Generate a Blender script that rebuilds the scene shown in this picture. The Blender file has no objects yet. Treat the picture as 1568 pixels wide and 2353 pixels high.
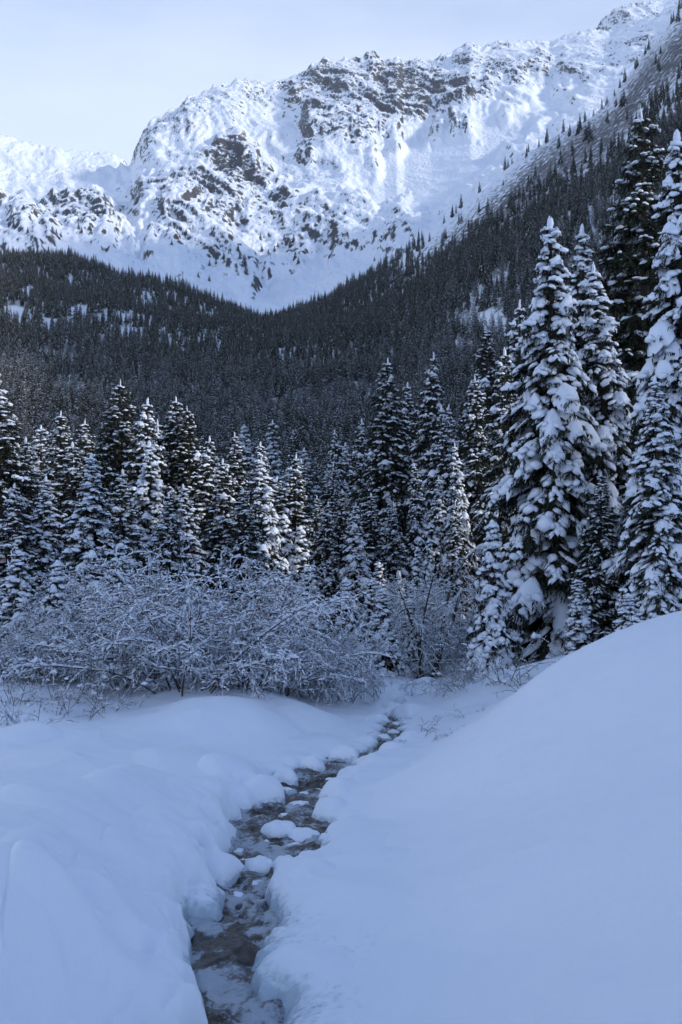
import bpy, math, random
import numpy as np
from math import radians as R

# ---------------------------------------------------------------- camera, sky, sun, exposure
SC = bpy.context.scene
COL = SC.collection
FV, CX, CY, PITCH = 2523.0, 784.0, 1176.5, R(3.94)      # focal length and centre in units of a 1568 x 2353 frame
cam = bpy.data.cameras.new('camera'); camo = bpy.data.objects.new('camera', cam); COL.objects.link(camo)
cam.sensor_fit = 'VERTICAL'; cam.sensor_height = 24.0
cam.lens = 12.0 * FV / 1176.5
cam.clip_start = 0.1; cam.clip_end = 20000
camo.location = (0, 0, 0); camo.rotation_euler = (math.pi/2 + PITCH, 0, 0)
SC.camera = camo

SUN_AZ, SUN_EL = R(108), R(19.5)                             # azimuth clockwise from the view direction (+Y)
world = bpy.data.worlds.new('World'); SC.world = world; world.use_nodes = True
wn, wl = world.node_tree.nodes, world.node_tree.links
wn.clear()
sky = wn.new('ShaderNodeTexSky'); sky.sky_type = 'NISHITA'; sky.sun_disc = False
sky.sun_elevation = SUN_EL; sky.sun_rotation = SUN_AZ
sky.altitude = 1400; sky.air_density = 1.0; sky.dust_density = 0.6; sky.ozone_density = 6.0
# thin pale veil of high cloud, thickening towards the horizon all round, broken by noise; clear blue overhead
tc = wn.new('ShaderNodeTexCoord'); mp = wn.new('ShaderNodeMapping'); mp.inputs['Scale'].default_value = (1.0, 1.0, 3.0)
nz = wn.new('ShaderNodeTexNoise'); nz.inputs['Scale'].default_value = 2.2; nz.inputs['Detail'].default_value = 6; nz.inputs['Roughness'].default_value = .5
sx = wn.new('ShaderNodeSeparateXYZ'); m1 = wn.new('ShaderNodeMath'); m1.operation = 'MULTIPLY_ADD'; m1.inputs[1].default_value = -.55; m1.inputs[2].default_value = .27
m2 = wn.new('ShaderNodeMath'); m2.operation = 'ADD'
mr = wn.new('ShaderNodeMapRange'); mr.interpolation_type = 'SMOOTHSTEP'; mr.inputs['From Min'].default_value = .28; mr.inputs['From Max'].default_value = .76
mr.inputs['To Min'].default_value = .95; mr.inputs['To Max'].default_value = .06
mx = wn.new('ShaderNodeMix'); mx.data_type = 'RGBA'; mx.inputs[7].default_value = (3.1, 3.55, 4.4, 1)
bg = wn.new('ShaderNodeBackground'); bg.inputs['Strength'].default_value = 0.12
wo = wn.new('ShaderNodeOutputWorld')
wl.new(tc.outputs['Generated'], mp.inputs['Vector']); wl.new(mp.outputs[0], nz.inputs['Vector'])
wl.new(tc.outputs['Generated'], sx.inputs[0]); wl.new(nz.outputs[0], m1.inputs[0]); wl.new(sx.outputs['Z'], m2.inputs[0]); wl.new(m1.outputs[0], m2.inputs[1])
wl.new(m2.outputs[0], mr.inputs['Value']); wl.new(mr.outputs[0], mx.inputs[0])
wl.new(sky.outputs[0], mx.inputs[6]); wl.new(mx.outputs[2], bg.inputs['Color']); wl.new(bg.outputs[0], wo.inputs[0])

sun = bpy.data.lights.new('sun', 'SUN'); suno = bpy.data.objects.new('sun', sun); COL.objects.link(suno)
sun.energy = 1.4; sun.angle = R(7.0); sun.color = (1.0, .94, .86)
suno.rotation_euler = (math.pi/2 - SUN_EL, 0, math.pi - SUN_AZ)
suno.location = (60, -18, 30)

SC.view_settings.view_transform = 'Standard'; SC.view_settings.look = 'None'
SC.view_settings.exposure = 1.15; SC.view_settings.gamma = 1.0; SC.view_settings.use_curve_mapping = False
SC.render.engine = 'CYCLES'
SC.cycles.use_denoising = True; SC.cycles.use_adaptive_sampling = True; SC.cycles.adaptive_threshold = .03
SC.cycles.max_bounces = 5; SC.cycles.diffuse_bounces = 3; SC.cycles.glossy_bounces = 3; SC.cycles.transmission_bounces = 4
SC.cycles.volume_bounces = 1; SC.cycles.transparent_max_bounces = 4

# ---------------------------------------------------------------- helpers
rng = np.random.default_rng(7)
random.seed(7)

def ray(px, py):                                          # x/depth and z/depth of a frame point
    px = np.asarray(px, float); py = np.asarray(py, float)
    u = (px - CX) / FV; v = (CY - py) / FV
    yy = math.cos(PITCH) - math.sin(PITCH) * v
    return u / yy, (math.sin(PITCH) + math.cos(PITCH) * v) / yy
def at(px, py, depth):
    a, b = ray(px, py)
    return np.array([a * depth, depth, b * depth])
def project(x, y, z):
    c, s = math.cos(PITCH), math.sin(PITCH)
    d = y * c + z * s; v = -y * s + z * c
    return CX + FV * x / d, CY - FV * v / d

_P = np.random.default_rng(3).permutation(512); _P = np.concatenate([_P, _P, _P])
_G = np.stack([np.cos(np.arange(512) * 2.399963), np.sin(np.arange(512) * 2.399963)], 1)
def perlin(x, y):
    xi = np.floor(x).astype(int); yi = np.floor(y).astype(int)
    fx = x - xi; fy = y - yi
    u = fx**3 * (fx * (fx * 6 - 15) + 10); v = fy**3 * (fy * (fy * 6 - 15) + 10)
    xi &= 511; yi &= 511
    def g(ix, iy, dx, dy):
        h = _P[_P[ix & 511] + (iy & 511)]
        return _G[h, 0] * dx + _G[h, 1] * dy
    a = g(xi, yi, fx, fy); b = g(xi + 1, yi, fx - 1, fy); c = g(xi, yi + 1, fx, fy - 1); d = g(xi + 1, yi + 1, fx - 1, fy - 1)
    return (a + u * (b - a)) + v * ((c + u * (d - c)) - (a + u * (b - a)))
def fbm(x, y, n=4, gain=.5):
    s = 0; a = 1
    for i in range(n):
        s = s + a * perlin(x + 17.3 * i, y - 9.1 * i); x = x * 2.03; y = y * 2.03; a *= gain
    return s
def ridged(x, y, n=4, gain=.5):
    s = 0; a = 1
    for i in range(n):
        s = s + a * (1 - 2 * np.abs(perlin(x + 31.7 * i, y + 5.3 * i))); x = x * 2.07; y = y * 2.07; a *= gain
    return s
def sstep(a, b, x):
    t = np.clip((x - a) / (b - a), 0, 1); return t * t * (3 - 2 * t)

def mesh_np(name, verts, faces, k, mat, smooth=True, attrs=None):
    me = bpy.data.meshes.new(name)
    verts = np.ascontiguousarray(verts, np.float32); faces = np.ascontiguousarray(faces, np.int32).reshape(-1, k)
    me.vertices.add(len(verts)); me.vertices.foreach_set('co', verts.ravel())
    n = len(faces); me.loops.add(n * k); me.loops.foreach_set('vertex_index', faces.ravel())
    me.polygons.add(n); me.polygons.foreach_set('loop_start', np.arange(0, n * k, k, dtype=np.int32))
    me.polygons.foreach_set('loop_total', np.full(n, k, np.int32))
    me.polygons.foreach_set('use_smooth', np.full(n, smooth, bool))
    for an, av in (attrs or {}).items():
        a = me.attributes.new(an, 'FLOAT', 'POINT'); a.data.foreach_set('value', np.ascontiguousarray(av, np.float32).ravel())
    me.materials.append(mat); me.update(calc_edges=True); me.validate()
    return me
def link(name, data, parent=None, label=None, cat=None, group=None, kind=None, loc=None, rotz=None, scale=None):
    o = bpy.data.objects.new(name, data); COL.objects.link(o)
    if parent is not None: o.parent = parent
    if label: o['label'] = label
    if cat: o['category'] = cat
    if group: o['group'] = group
    if kind: o['kind'] = kind
    if loc is not None: o.location = loc
    if rotz is not None: o.rotation_euler = (0, 0, rotz)
    if scale is not None: o.scale = scale
    return o
def grid_faces(nr, nc, wrap=False):
    i = np.arange(nr - 1)[:, None]; j = np.arange(nc if wrap else nc - 1)[None, :]
    j2 = (j + 1) % nc
    return np.stack([i * nc + j + 0 * j2, i * nc + j2, (i + 1) * nc + j2, (i + 1) * nc + j], -1).reshape(-1, 4)

# ---------------------------------------------------------------- materials
def new_mat(name):
    m = bpy.data.materials.new(name); m.use_nodes = True
    nt = m.node_tree; return m, nt, nt.nodes['Principled BSDF']
def N(nt, t, **kw):
    n = nt.nodes.new(t)
    for k, v in kw.items():
        if k in n.inputs: n.inputs[k].default_value = v
        else: setattr(n, k, v)
    return n
def L(nt, a, b): nt.links.new(a, b)
def noise(nt, scale, detail=4, rough=.5, vec=None):
    n = N(nt, 'ShaderNodeTexNoise', Scale=scale, Detail=detail, Roughness=rough)
    if vec is None:
        g = nt.nodes.new('ShaderNodeNewGeometry'); vec = g.outputs['Position']
    L(nt, vec, n.inputs['Vector']); return n
def rng_node(nt, src, a, b, c=0., d=1.):
    n = N(nt, 'ShaderNodeMapRange', interpolation_type='SMOOTHSTEP')
    for k, v in zip(('From Min', 'From Max', 'To Min', 'To Max'), (a, b, c, d)): n.inputs[k].default_value = v
    L(nt, src, n.inputs['Value']); return n.outputs[0]
def mixc(nt, fac, a, b):
    n = nt.nodes.new('ShaderNodeMix'); n.data_type = 'RGBA'
    for s, v in ((0, fac), (6, a), (7, b)):
        if hasattr(v, 'links') or hasattr(v, 'is_linked'): L(nt, v, n.inputs[s])
        else: n.inputs[s].default_value = v if s == 0 else (*v, 1)
    return n.outputs[2]
def math_n(nt, op, a, b):
    n = nt.nodes.new('ShaderNodeMath'); n.operation = op
    for i, v in enumerate((a, b)):
        if hasattr(v, 'is_linked'): L(nt, v, n.inputs[i])
        else: n.inputs[i].default_value = v
    return n.outputs[0]
def bump(nt, bsdf, h, strength, dist):
    b = N(nt, 'ShaderNodeBump', Strength=strength, Distance=dist); L(nt, h, b.inputs['Height']); L(nt, b.outputs[0], bsdf.inputs['Normal'])
def snow_mat(name, grain=1.0):
    m, nt, b = new_mat(name)
    n1 = noise(nt, 3.0, 5); L(nt, mixc(nt, n1.outputs[0], (.82, .87, .935), (.88, .91, .95)), b.inputs['Base Color'])
    b.inputs['Roughness'].default_value = .55; b.inputs['Specular IOR Level'].default_value = .25
    n2 = noise(nt, 70, 4, .7); bump(nt, b, n2.outputs[0], .35 * grain, .012)
    return m
M_SNOW = snow_mat('snow')

# snow ground: powder, with clear blue-grey ice where the 'ice' attribute says the bank is glazed, brush litter where 'brush'
M_GROUND, nt, b = new_mat('snow_ground')
n1 = noise(nt, 1.3, 6); c0 = mixc(nt, n1.outputs[0], (.82, .87, .935), (.88, .91, .95))
ai = N(nt, 'ShaderNodeAttribute', attribute_name='ice'); ab = N(nt, 'ShaderNodeAttribute', attribute_name='brush')
n3 = noise(nt, 14, 5, .6)
icef = rng_node(nt, math_n(nt, 'ADD', ai.outputs['Fac'], math_n(nt, 'MULTIPLY', math_n(nt, 'SUBTRACT', n3.outputs[0], .5), .9)), .35, .75)
c1 = mixc(nt, icef, c0, (.46, .55, .61))
nb = noise(nt, .30, 7, .72)
brf = rng_node(nt, math_n(nt, 'ADD', math_n(nt, 'MULTIPLY', ab.outputs['Fac'], .62), math_n(nt, 'SUBTRACT', nb.outputs[0], .5)), .28, .40)
nb2 = noise(nt, .9, 3); c2 = mixc(nt, brf, c1, mixc(nt, nb2.outputs[0], (.045, .042, .04), (.12, .11, .105)))
L(nt, c2, b.inputs['Base Color'])
L(nt, rng_node(nt, icef, 0, 1, .6, .16), b.inputs['Roughness']); b.inputs['Specular IOR Level'].default_value = .3
n2 = noise(nt, 55, 5, .7); n4 = noise(nt, 5, 3)
bump(nt, b, math_n(nt, 'ADD', math_n(nt, 'MULTIPLY', n2.outputs[0], .5), n4.outputs[0]), .42, .03)

# mountain: snow with rock where steep, patchy or named by the 'rock' attribute
M_MOUNT, nt, b = new_mat('mountain_snow_and_rock')
ar = N(nt, 'ShaderNodeAttribute', attribute_name='rock')
geo = nt.nodes.new('ShaderNodeNewGeometry'); sep = nt.nodes.new('ShaderNodeSeparateXYZ'); L(nt, geo.outputs['Normal'], sep.inputs[0])
mp0 = nt.nodes.new('ShaderNodeMapping'); mp0.inputs['Rotation'].default_value = (0, R(24), R(14)); L(nt, geo.outputs['Position'], mp0.inputs['Vector'])
mpn = nt.nodes.new('ShaderNodeMapping'); mpn.inputs['Scale'].default_value = (1, .42, .42); L(nt, mp0.outputs[0], mpn.inputs['Vector'])
na = noise(nt, .022, 8, .64, mpn.outputs[0]); nb = noise(nt, .15, 5, .6, mpn.outputs[0])
nb.noise_type = 'RIDGED_MULTIFRACTAL'; nb.inputs['Offset'].default_value = .9; nb.inputs['Gain'].default_value = 1.6
nc_ = noise(nt, .17, 6, .7, mpn.outputs[0])
steep = rng_node(nt, sep.outputs['Z'], .88, .48, -.20, .34)
s = math_n(nt, 'ADD', math_n(nt, 'MULTIPLY', math_n(nt, 'SUBTRACT', na.outputs[0], .5), .85), math_n(nt, 'MULTIPLY', math_n(nt, 'SUBTRACT', .55, nb.outputs[0]), .26))
s = math_n(nt, 'ADD', s, math_n(nt, 'MULTIPLY', math_n(nt, 'SUBTRACT', nc_.outputs[0], .5), 1.35))
s = math_n(nt, 'ADD', math_n(nt, 'ADD', s, steep), ar.outputs['Fac'])
rf = rng_node(nt, s, .19, .47)
ncol = noise(nt, .05, 6, .6); rc = mixc(nt, ncol.outputs[0], (.03, .031, .036), (.11, .11, .115))
nsn = noise(nt, .004, 4); scn = mixc(nt, nsn.outputs[0], (.82, .87, .935), (.88, .91, .95))
L(nt, mixc(nt, rf, scn, rc), b.inputs['Base Color']); b.inputs['Roughness'].default_value = .8; b.inputs['Specular IOR Level'].default_value = .1
bump(nt, b, math_n(nt, 'ADD', math_n(nt, 'MULTIPLY', nb.outputs[0], .5), math_n(nt, 'MULTIPLY', nc_.outputs[0], .4)), .35, 5)

# water: dark peaty bed colour under a glossy surface, torn white foam
M_WATER, nt, b = new_mat('stream_water')
af = N(nt, 'ShaderNodeAttribute', attribute_name='foam')
nw = noise(nt, 9, 6, .65); nf = noise(nt, 26, 5, .7)
ff = rng_node(nt, math_n(nt, 'ADD', af.outputs['Fac'], math_n(nt, 'MULTIPLY', math_n(nt, 'SUBTRACT', nf.outputs[0], .5), 1.1)), .40, .9)
bedc = mixc(nt, nw.outputs[0], (.006, .005, .005), (.036, .027, .021))
L(nt, mixc(nt, ff, bedc, (.42, .46, .50)), b.inputs['Base Color'])
L(nt, rng_node(nt, ff, 0, 1, .07, .45), b.inputs['Roughness']); b.inputs['IOR'].default_value = 1.33
nr = noise(nt, 30, 4, .6); bump(nt, b, nr.outputs[0], .5, .03)

M_ICE, nt, b = new_mat('stream_ice')
n1 = noise(nt, 10, 5, .6); L(nt, mixc(nt, n1.outputs[0], (.30, .40, .46), (.62, .70, .76)), b.inputs['Base Color'])
b.inputs['Roughness'].default_value = .14; b.inputs['Specular IOR Level'].default_value = .5
n2 = noise(nt, 22, 5, .6); bump(nt, b, n2.outputs[0], .6, .03)
M_ROCK, nt, b = new_mat('wet_stone')
n1 = noise(nt, 8, 6, .6); L(nt, mixc(nt, n1.outputs[0], (.03, .026, .022), (.12, .10, .085)), b.inputs['Base Color'])
b.inputs['Roughness'].default_value = .3; bump(nt, b, n1.outputs[0], .8, .04)

M_NEEDLE, nt, b = new_mat('spruce_needles')
oi = nt.nodes.new('ShaderNodeObjectInfo'); n1 = noise(nt, 1.7, 4)
c = mixc(nt, n1.outputs[0], (.016, .022, .014), (.046, .050, .028)); c = mixc(nt, math_n(nt, 'MULTIPLY', oi.outputs['Random'], .35), c, (.035, .032, .022))
L(nt, c, b.inputs['Base Color']); b.inputs['Roughness'].default_value = .7; b.inputs['Specular IOR Level'].default_value = .15
M_BARK, nt, b = new_mat('bark')
n1 = noise(nt, 9, 5); L(nt, mixc(nt, n1.outputs[0], (.03, .024, .02), (.09, .072, .058)), b.inputs['Base Color']); b.inputs['Roughness'].default_value = .85
M_TWIG, nt, b = new_mat('shrub_twigs')
n1 = noise(nt, 5, 4); L(nt, mixc(nt, n1.outputs[0], (.045, .030, .024), (.12, .085, .068)), b.inputs['Base Color']); b.inputs['Roughness'].default_value = .8

# ---------------------------------------------------------------- stream course
def z_water(y): return -3.0 + .02 * y
EDGE_L = [(450, 2450), (436, 2353), (420, 2280), (398, 2220), (396, 2150), (440, 2112), (470, 2060), (490, 2000), (508, 1950), (518, 1900), (560, 1862), (612, 1826), (645, 1795), (672, 1775), (770, 1752), (830, 1735), (862, 1715), (866, 1690), (880, 1655), (905, 1625), (935, 1602), (950, 1588)]
EDGE_R = [(625, 2450), (605, 2353), (608, 2290), (596, 2230), (640, 2160), (655, 2120), (615, 2070), (640, 2020), (690, 1990), (735, 1960), (748, 1905), (725, 1870), (757, 1830), (778, 1795), (815, 1768), (850, 1748), (893, 1728), (930, 1700), (915, 1665), (925, 1630), (950, 1607), (968, 1590)]
def edge_world(pts):
    out = []
    for px, py in pts:
        a, b_ = ray(px, py); y = 3.0 / (.02 - b_)
        out.append((y, a * y))
    out.sort(); e = np.array(out)
    return e
EL, ER = edge_world(EDGE_L), edge_world(EDGE_R)
tail_y = np.array([-30, -8, -2, 2, 5])
EL = np.concatenate([np.stack([tail_y, [-2.2, -1.9, -1.7, -1.5, -1.25]], 1), EL, [[30, 2.2], [36, 4.0], [60, 9], [120, 10]]])
ER = np.concatenate([np.stack([tail_y, [-1.2, -.9, -.8, -.75, -.7]], 1), ER, [[30, 2.8], [36, 4.6], [60, 9.3], [120, 10.2]]])
def edges(y):
    w = .16 * perlin(y * 1.7, y * 0 + 4.2) + .08 * perlin(y * 4.1, y * 0 + 9.2)
    return np.interp(y, EL[:, 0], EL[:, 1]) + w, np.interp(y, ER[:, 0], ER[:, 1]) - .13 * perlin(y * 1.9, y * 0 + 23.2) - .07 * perlin(y * 4.3, y * 0 + 2.2)

# ---------------------------------------------------------------- near ground: thin-plate surface through surveyed points
CP = [(1568, 2353, 4.6), (1200, 2353, 5.6), (900, 2353, 6.8), (720, 2353, 7.3), (1568, 1900, 7.5), (1568, 1600, 10.5), (1200, 2000, 8.5), (900, 2000, 10.3),
      (1200, 1750, 11.5), (1000, 1850, 12), (850, 1850, 13), (1350, 1480, 13.5), (1250, 1570, 13.3), (1150, 1650, 13.2), (1000, 1740, 14), (900, 1790, 15),
      (1450, 1440, 14.5), (1568, 1433, 15), (1000, 1650, 21), (1080, 1640, 21), (1000, 1590, 25), (1150, 1560, 26), (950, 1650, 21.5),
      (0, 2353, 4.7), (0, 2100, 6.5), (0, 1900, 9.3), (0, 1750, 13.3), (0, 1680, 17), (0, 1620, 19.5), (200, 2353, 5.3), (330, 2353, 6.2), (300, 2150, 7.3), (400, 2150, 7.9),
      (200, 2000, 8.5), (380, 1950, 10.0), (450, 2000, 9.4), (200, 1800, 12.3), (400, 1800, 13.2), (440, 1850, 12.2), (560, 1800, 14.7),
      (400, 1640, 18.5), (530, 1635, 18.5), (600, 1660, 18), (600, 1600, 20.5), (650, 1650, 19.2), (650, 1750, 17), (700, 1700, 18.4), (780, 1700, 18.8), (800, 1650, 21), (830, 1620, 23),
      (200, 1620, 19.5), (300, 1570, 23)]
CW = [tuple(at(*c)) for c in CP] + [(3.5, 18, -1.3), (5.5, 20, -1.05), (2.4, 18, -2.05), (1.3, 18, -2.5), (8, 20, -.6), (3, 24, -1.9), (6, 26, -1.4), (1.2, 24, -2.4),
      (-6, 26, -1.8), (-12, 26, -1.8), (-3, 28, -1.95), (0, 32, -2.1), (-10, 40, -1.7), (5, 35, -1.4), (10, 40, -.8), (0, 42, -1.6), (-20, 20, -2), (-8, 10, -2.1), (-8, 4, -2.0),
      (12, 14, .2), (14, 28, .2), (8, 8, -.6), (8, 2, -.9), (0.4, 0, -1.75), (0.2, 2.5, -1.9), (.2, 4.6, -2.2), (-.4, 5, -2.55), (-3, 1, -2.1), (-15, -15, -2), (15, -15, -1), (0, -20, -2), (45, 5, 2), (-45, 5, -1), (25, 40, 2.5), (-30, 40, -1.6), (40, -30, 0), (-40, -30, -1)]
CW = np.array(CW)
def tps_fit(P):
    n = len(P); d = np.hypot(P[:, None, 0] - P[None, :, 0], P[:, None, 1] - P[None, :, 1])
    K = np.where(d > 0, d * d * np.log(d + 1e-12), 0) + np.eye(n) * .12
    Q = np.concatenate([np.ones((n, 1)), P[:, :2]], 1)
    A = np.block([[K, Q], [Q.T, np.zeros((3, 3))]])
    return np.linalg.solve(A, np.concatenate([P[:, 2], np.zeros(3)]))
TW = tps_fit(CW)
def tps(x, y):
    out = np.zeros(x.shape); xf, yf, of = x.ravel(), y.ravel(), out.ravel()
    for i in range(0, len(xf), 20000):
        a, b_ = xf[i:i+20000, None] - CW[None, :, 0], yf[i:i+20000, None] - CW[None, :, 1]
        d2 = a * a + b_ * b_
        of[i:i+20000] = (.5 * d2 * np.log(d2 + 1e-12)) @ TW[:-3] + TW[-3] + TW[-2] * xf[i:i+20000] + TW[-1] * yf[i:i+20000]
    return of.reshape(x.shape)

# valley and hillsides: height of the ground by distance and bearing
XC = np.array([-150, 0, 150, 300, 480, 600, 750, 900, 1050, 1200, 1400, 1568, 1720.])
RK = np.array([20, 40, 60, 100, 150, 250, 400, 550, 700, 800, 1000, 1400.])
YT = {40: ([0, 900, 1200, 1568], [1490, 1490, 1450, 1400]), 60: ([0, 900, 1200, 1568], [1430, 1420, 1390, 1300]),
      100: ([0, 900, 1200, 1568], [1340, 1330, 1290, 1150]), 150: ([0, 600, 900, 1200, 1568], [1230, 1230, 1220, 1150, 950]),
      250: ([0, 600, 900, 1200, 1568], [1080, 1080, 1060, 950, 730]), 400: ([0, 300, 600, 900, 1200, 1568], [905, 925, 950, 930, 740, 480]),
      550: ([0, 300, 480, 600, 750, 900, 1200, 1568], [780, 800, 840, 850, 840, 800, 570, 270]),
      700: ([0, 300, 480, 600, 750, 900, 1050, 1200, 1400, 1568], [660, 690, 750, 785, 745, 690, 570, 450, 280, 110]),
      800: ([0, 150, 300, 480, 600, 750, 900, 1050, 1200, 1400, 1568], [605, 615, 650, 715, 752, 712, 634, 508, 378, 238, 40]),
      1000: ([0, 150, 300, 480, 600, 750, 900, 1050, 1200, 1400, 1568], [650, 660, 690, 760, 800, 760, 690, 570, 450, 320, 130]),
      1400: ([0, 600, 900, 1568], [900, 1000, 950, 600])}
YT[20] = ([0, 1568], [1560, 1560])
AZC = np.arctan(ray(XC, 1000 + 0 * XC)[0])
AZO = np.concatenate([R(np.array([-180, -120, -60, -35])) if False else np.radians([-180, -120, -60, -35]), AZC, np.radians([28, 40, 50, 58, 64, 70, 76, 84, 110, 140, 180])])
ELT = np.zeros((len(RK), len(AZO)))
OUT_L = {20: -5, 40: -2.5, 60: -1, 100: 1, 150: 3, 250: 6, 400: 10, 550: 13, 700: 15, 800: 16, 1000: 14, 1400: 8}
OUT_R = {20: 1, 40: 5, 60: 9, 100: 14, 150: 19, 250: 25, 400: 30, 550: 33, 700: 34, 800: 34, 1000: 31, 1400: 20}
for i, r in enumerate(RK):
    xs, ys = YT[int(r)]
    yy = np.interp(XC, xs, ys)
    if XC[-1] > xs[-1]: yy[-1] = ys[-1] + (ys[-1] - ys[-2]) * (XC[-1] - xs[-1]) / max(xs[-1] - xs[-2], 1) * .7
    el = np.degrees(np.arctan(ray(XC, yy)[1] * np.cos(AZC)))
    o_r = OUT_R[int(r)]
    right = np.array([max(o_r, el[-1]), o_r, o_r, o_r, o_r, o_r, o_r, o_r, o_r * .9, o_r * .55, OUT_L[int(r)] * .6])
    ol = OUT_L[int(r)]
    right = np.minimum(right, np.array([60, 40, 24, 11, 8, 8, 8, 9, 12, 12, 12.]))  # unseen slopes on the right cut low so sun reaches the left trees
    if 55 < r < 500: right[:3] = np.maximum(right[:3], [22, 23, 20])  # unseen spur raised to keep sun off the forest beyond
    ELT[i] = np.concatenate([[ol * .6, ol * .8, ol, el[0] * .5 + ol * .5], el, right])
def elev(r, az):
    lr = np.interp(np.log(np.maximum(r, 20)), np.log(RK), np.arange(len(RK)))
    la = np.interp(az, AZO, np.arange(len(AZO)))
    def cub(T, i, t):
        return T
    i = np.clip(np.floor(lr).astype(int), 0, len(RK) - 2); j = np.clip(np.floor(la).astype(int), 0, len(AZO) - 2)
    t = lr - i; u = la - j
    g = lambda a, b_: ELT[np.clip(a, 0, len(RK) - 1), np.clip(b_, 0, len(AZO) - 1)]
    def cr(p0, p1, p2, p3, t):
        return p1 + .5 * t * (p2 - p0 + t * (2 * p0 - 5 * p1 + 4 * p2 - p3 + t * (3 * (p1 - p2) + p3 - p0)))
    rows = [g(i + k, j) * (1 - u) + g(i + k, j + 1) * u for k in (-1, 0, 1, 2)]
    return cr(*rows, t)

PILLOWS = [  # frame x, frame y of the foot, radius (frame units), height m : rounded snow and ice lumps of the banks
    (590, 1850, 46, .42), (550, 1866, 34, .33), (513, 1880, 28, .30), (498, 1945, 34, .36), (470, 1985, 40, .42), (488, 2040, 46, .42), (448, 2115, 48, .40), (470, 2090, 30, .3),
    (315, 2330, 80, .6), (340, 2230, 50, .5), (330, 2180, 70, .62), (690, 2085, 46, .34), (650, 2060, 32, .25), (715, 2060, 46, .42), (690, 2140, 46, .38), (665, 2290, 62, .40), (725, 2320, 70, .5),
    (758, 1890, 34, .30), (782, 1845, 36, .26), (860, 1775, 26, .2), (655, 1806, 26, .30), (718, 1776, 24, .36), (790, 1752, 26, .30),
    (900, 1745, 26, .24), (940, 1715, 22, .22), (850, 1722, 16, .2), (875, 1668, 18, .2), (905, 1645, 26, .24), (880, 1640, 24, .28), (945, 1655, 30, .3), (935, 1625, 20, .22), (900, 1605, 22, .42), (985, 1600, 34, .42)]
PW = []
for px, py, rad, h in PILLOWS:
    a, b_ = ray(px, py); y = 3.0 / (.02 - b_); pr = rad / FV * y * 1.25; PW.append((a * y, y + .1, pr, min(h, .8 * pr + .06)))

MOUNDS = [(120, 2230, 6.6, 1.0, .20, 1.5), (280, 2060, 8.6, .85, .22, 1.6), (60, 1960, 9.6, 1.2, .14, 1.4), (360, 1880, 12.0, .8, .20, 1.8), (150, 1830, 12.6, 1.5, .14, 1.3), (470, 1760, 15.4, .9, .20, 1.5), (600, 1660, 18.6, 1.5, .22, 1.3), (400, 1660, 18.0, 1.4, .14, 1.2), (50, 1700, 16.2, .55, .20, 1.2), (120, 1700, 16.6, .5, .10, 1.2), (720, 1680, 19.6, .8, .15, 1.3), (820, 2250, 7.6, .6, .10, 1.5), (800, 2080, 9.4, .6, .08, 1.5),
          (395, 2020, 9.4, .55, .20, 1.5, .6), (320, 2130, 7.9, .55, .20, 1.5, .6), (440, 1930, 10.8, .5, .18, 1.6, .6), (240, 2260, 6.8, .6, .22, 1.5, .6), (475, 1850, 12.6, .5, .18, 1.6, .6), (550, 1785, 14.9, .55, .16, 1.5, .6), (90, 2080, 7.6, .8, .12, 1.5, .7), (250, 1900, 10.8, .9, .12, 1.5, .7)]
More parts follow.
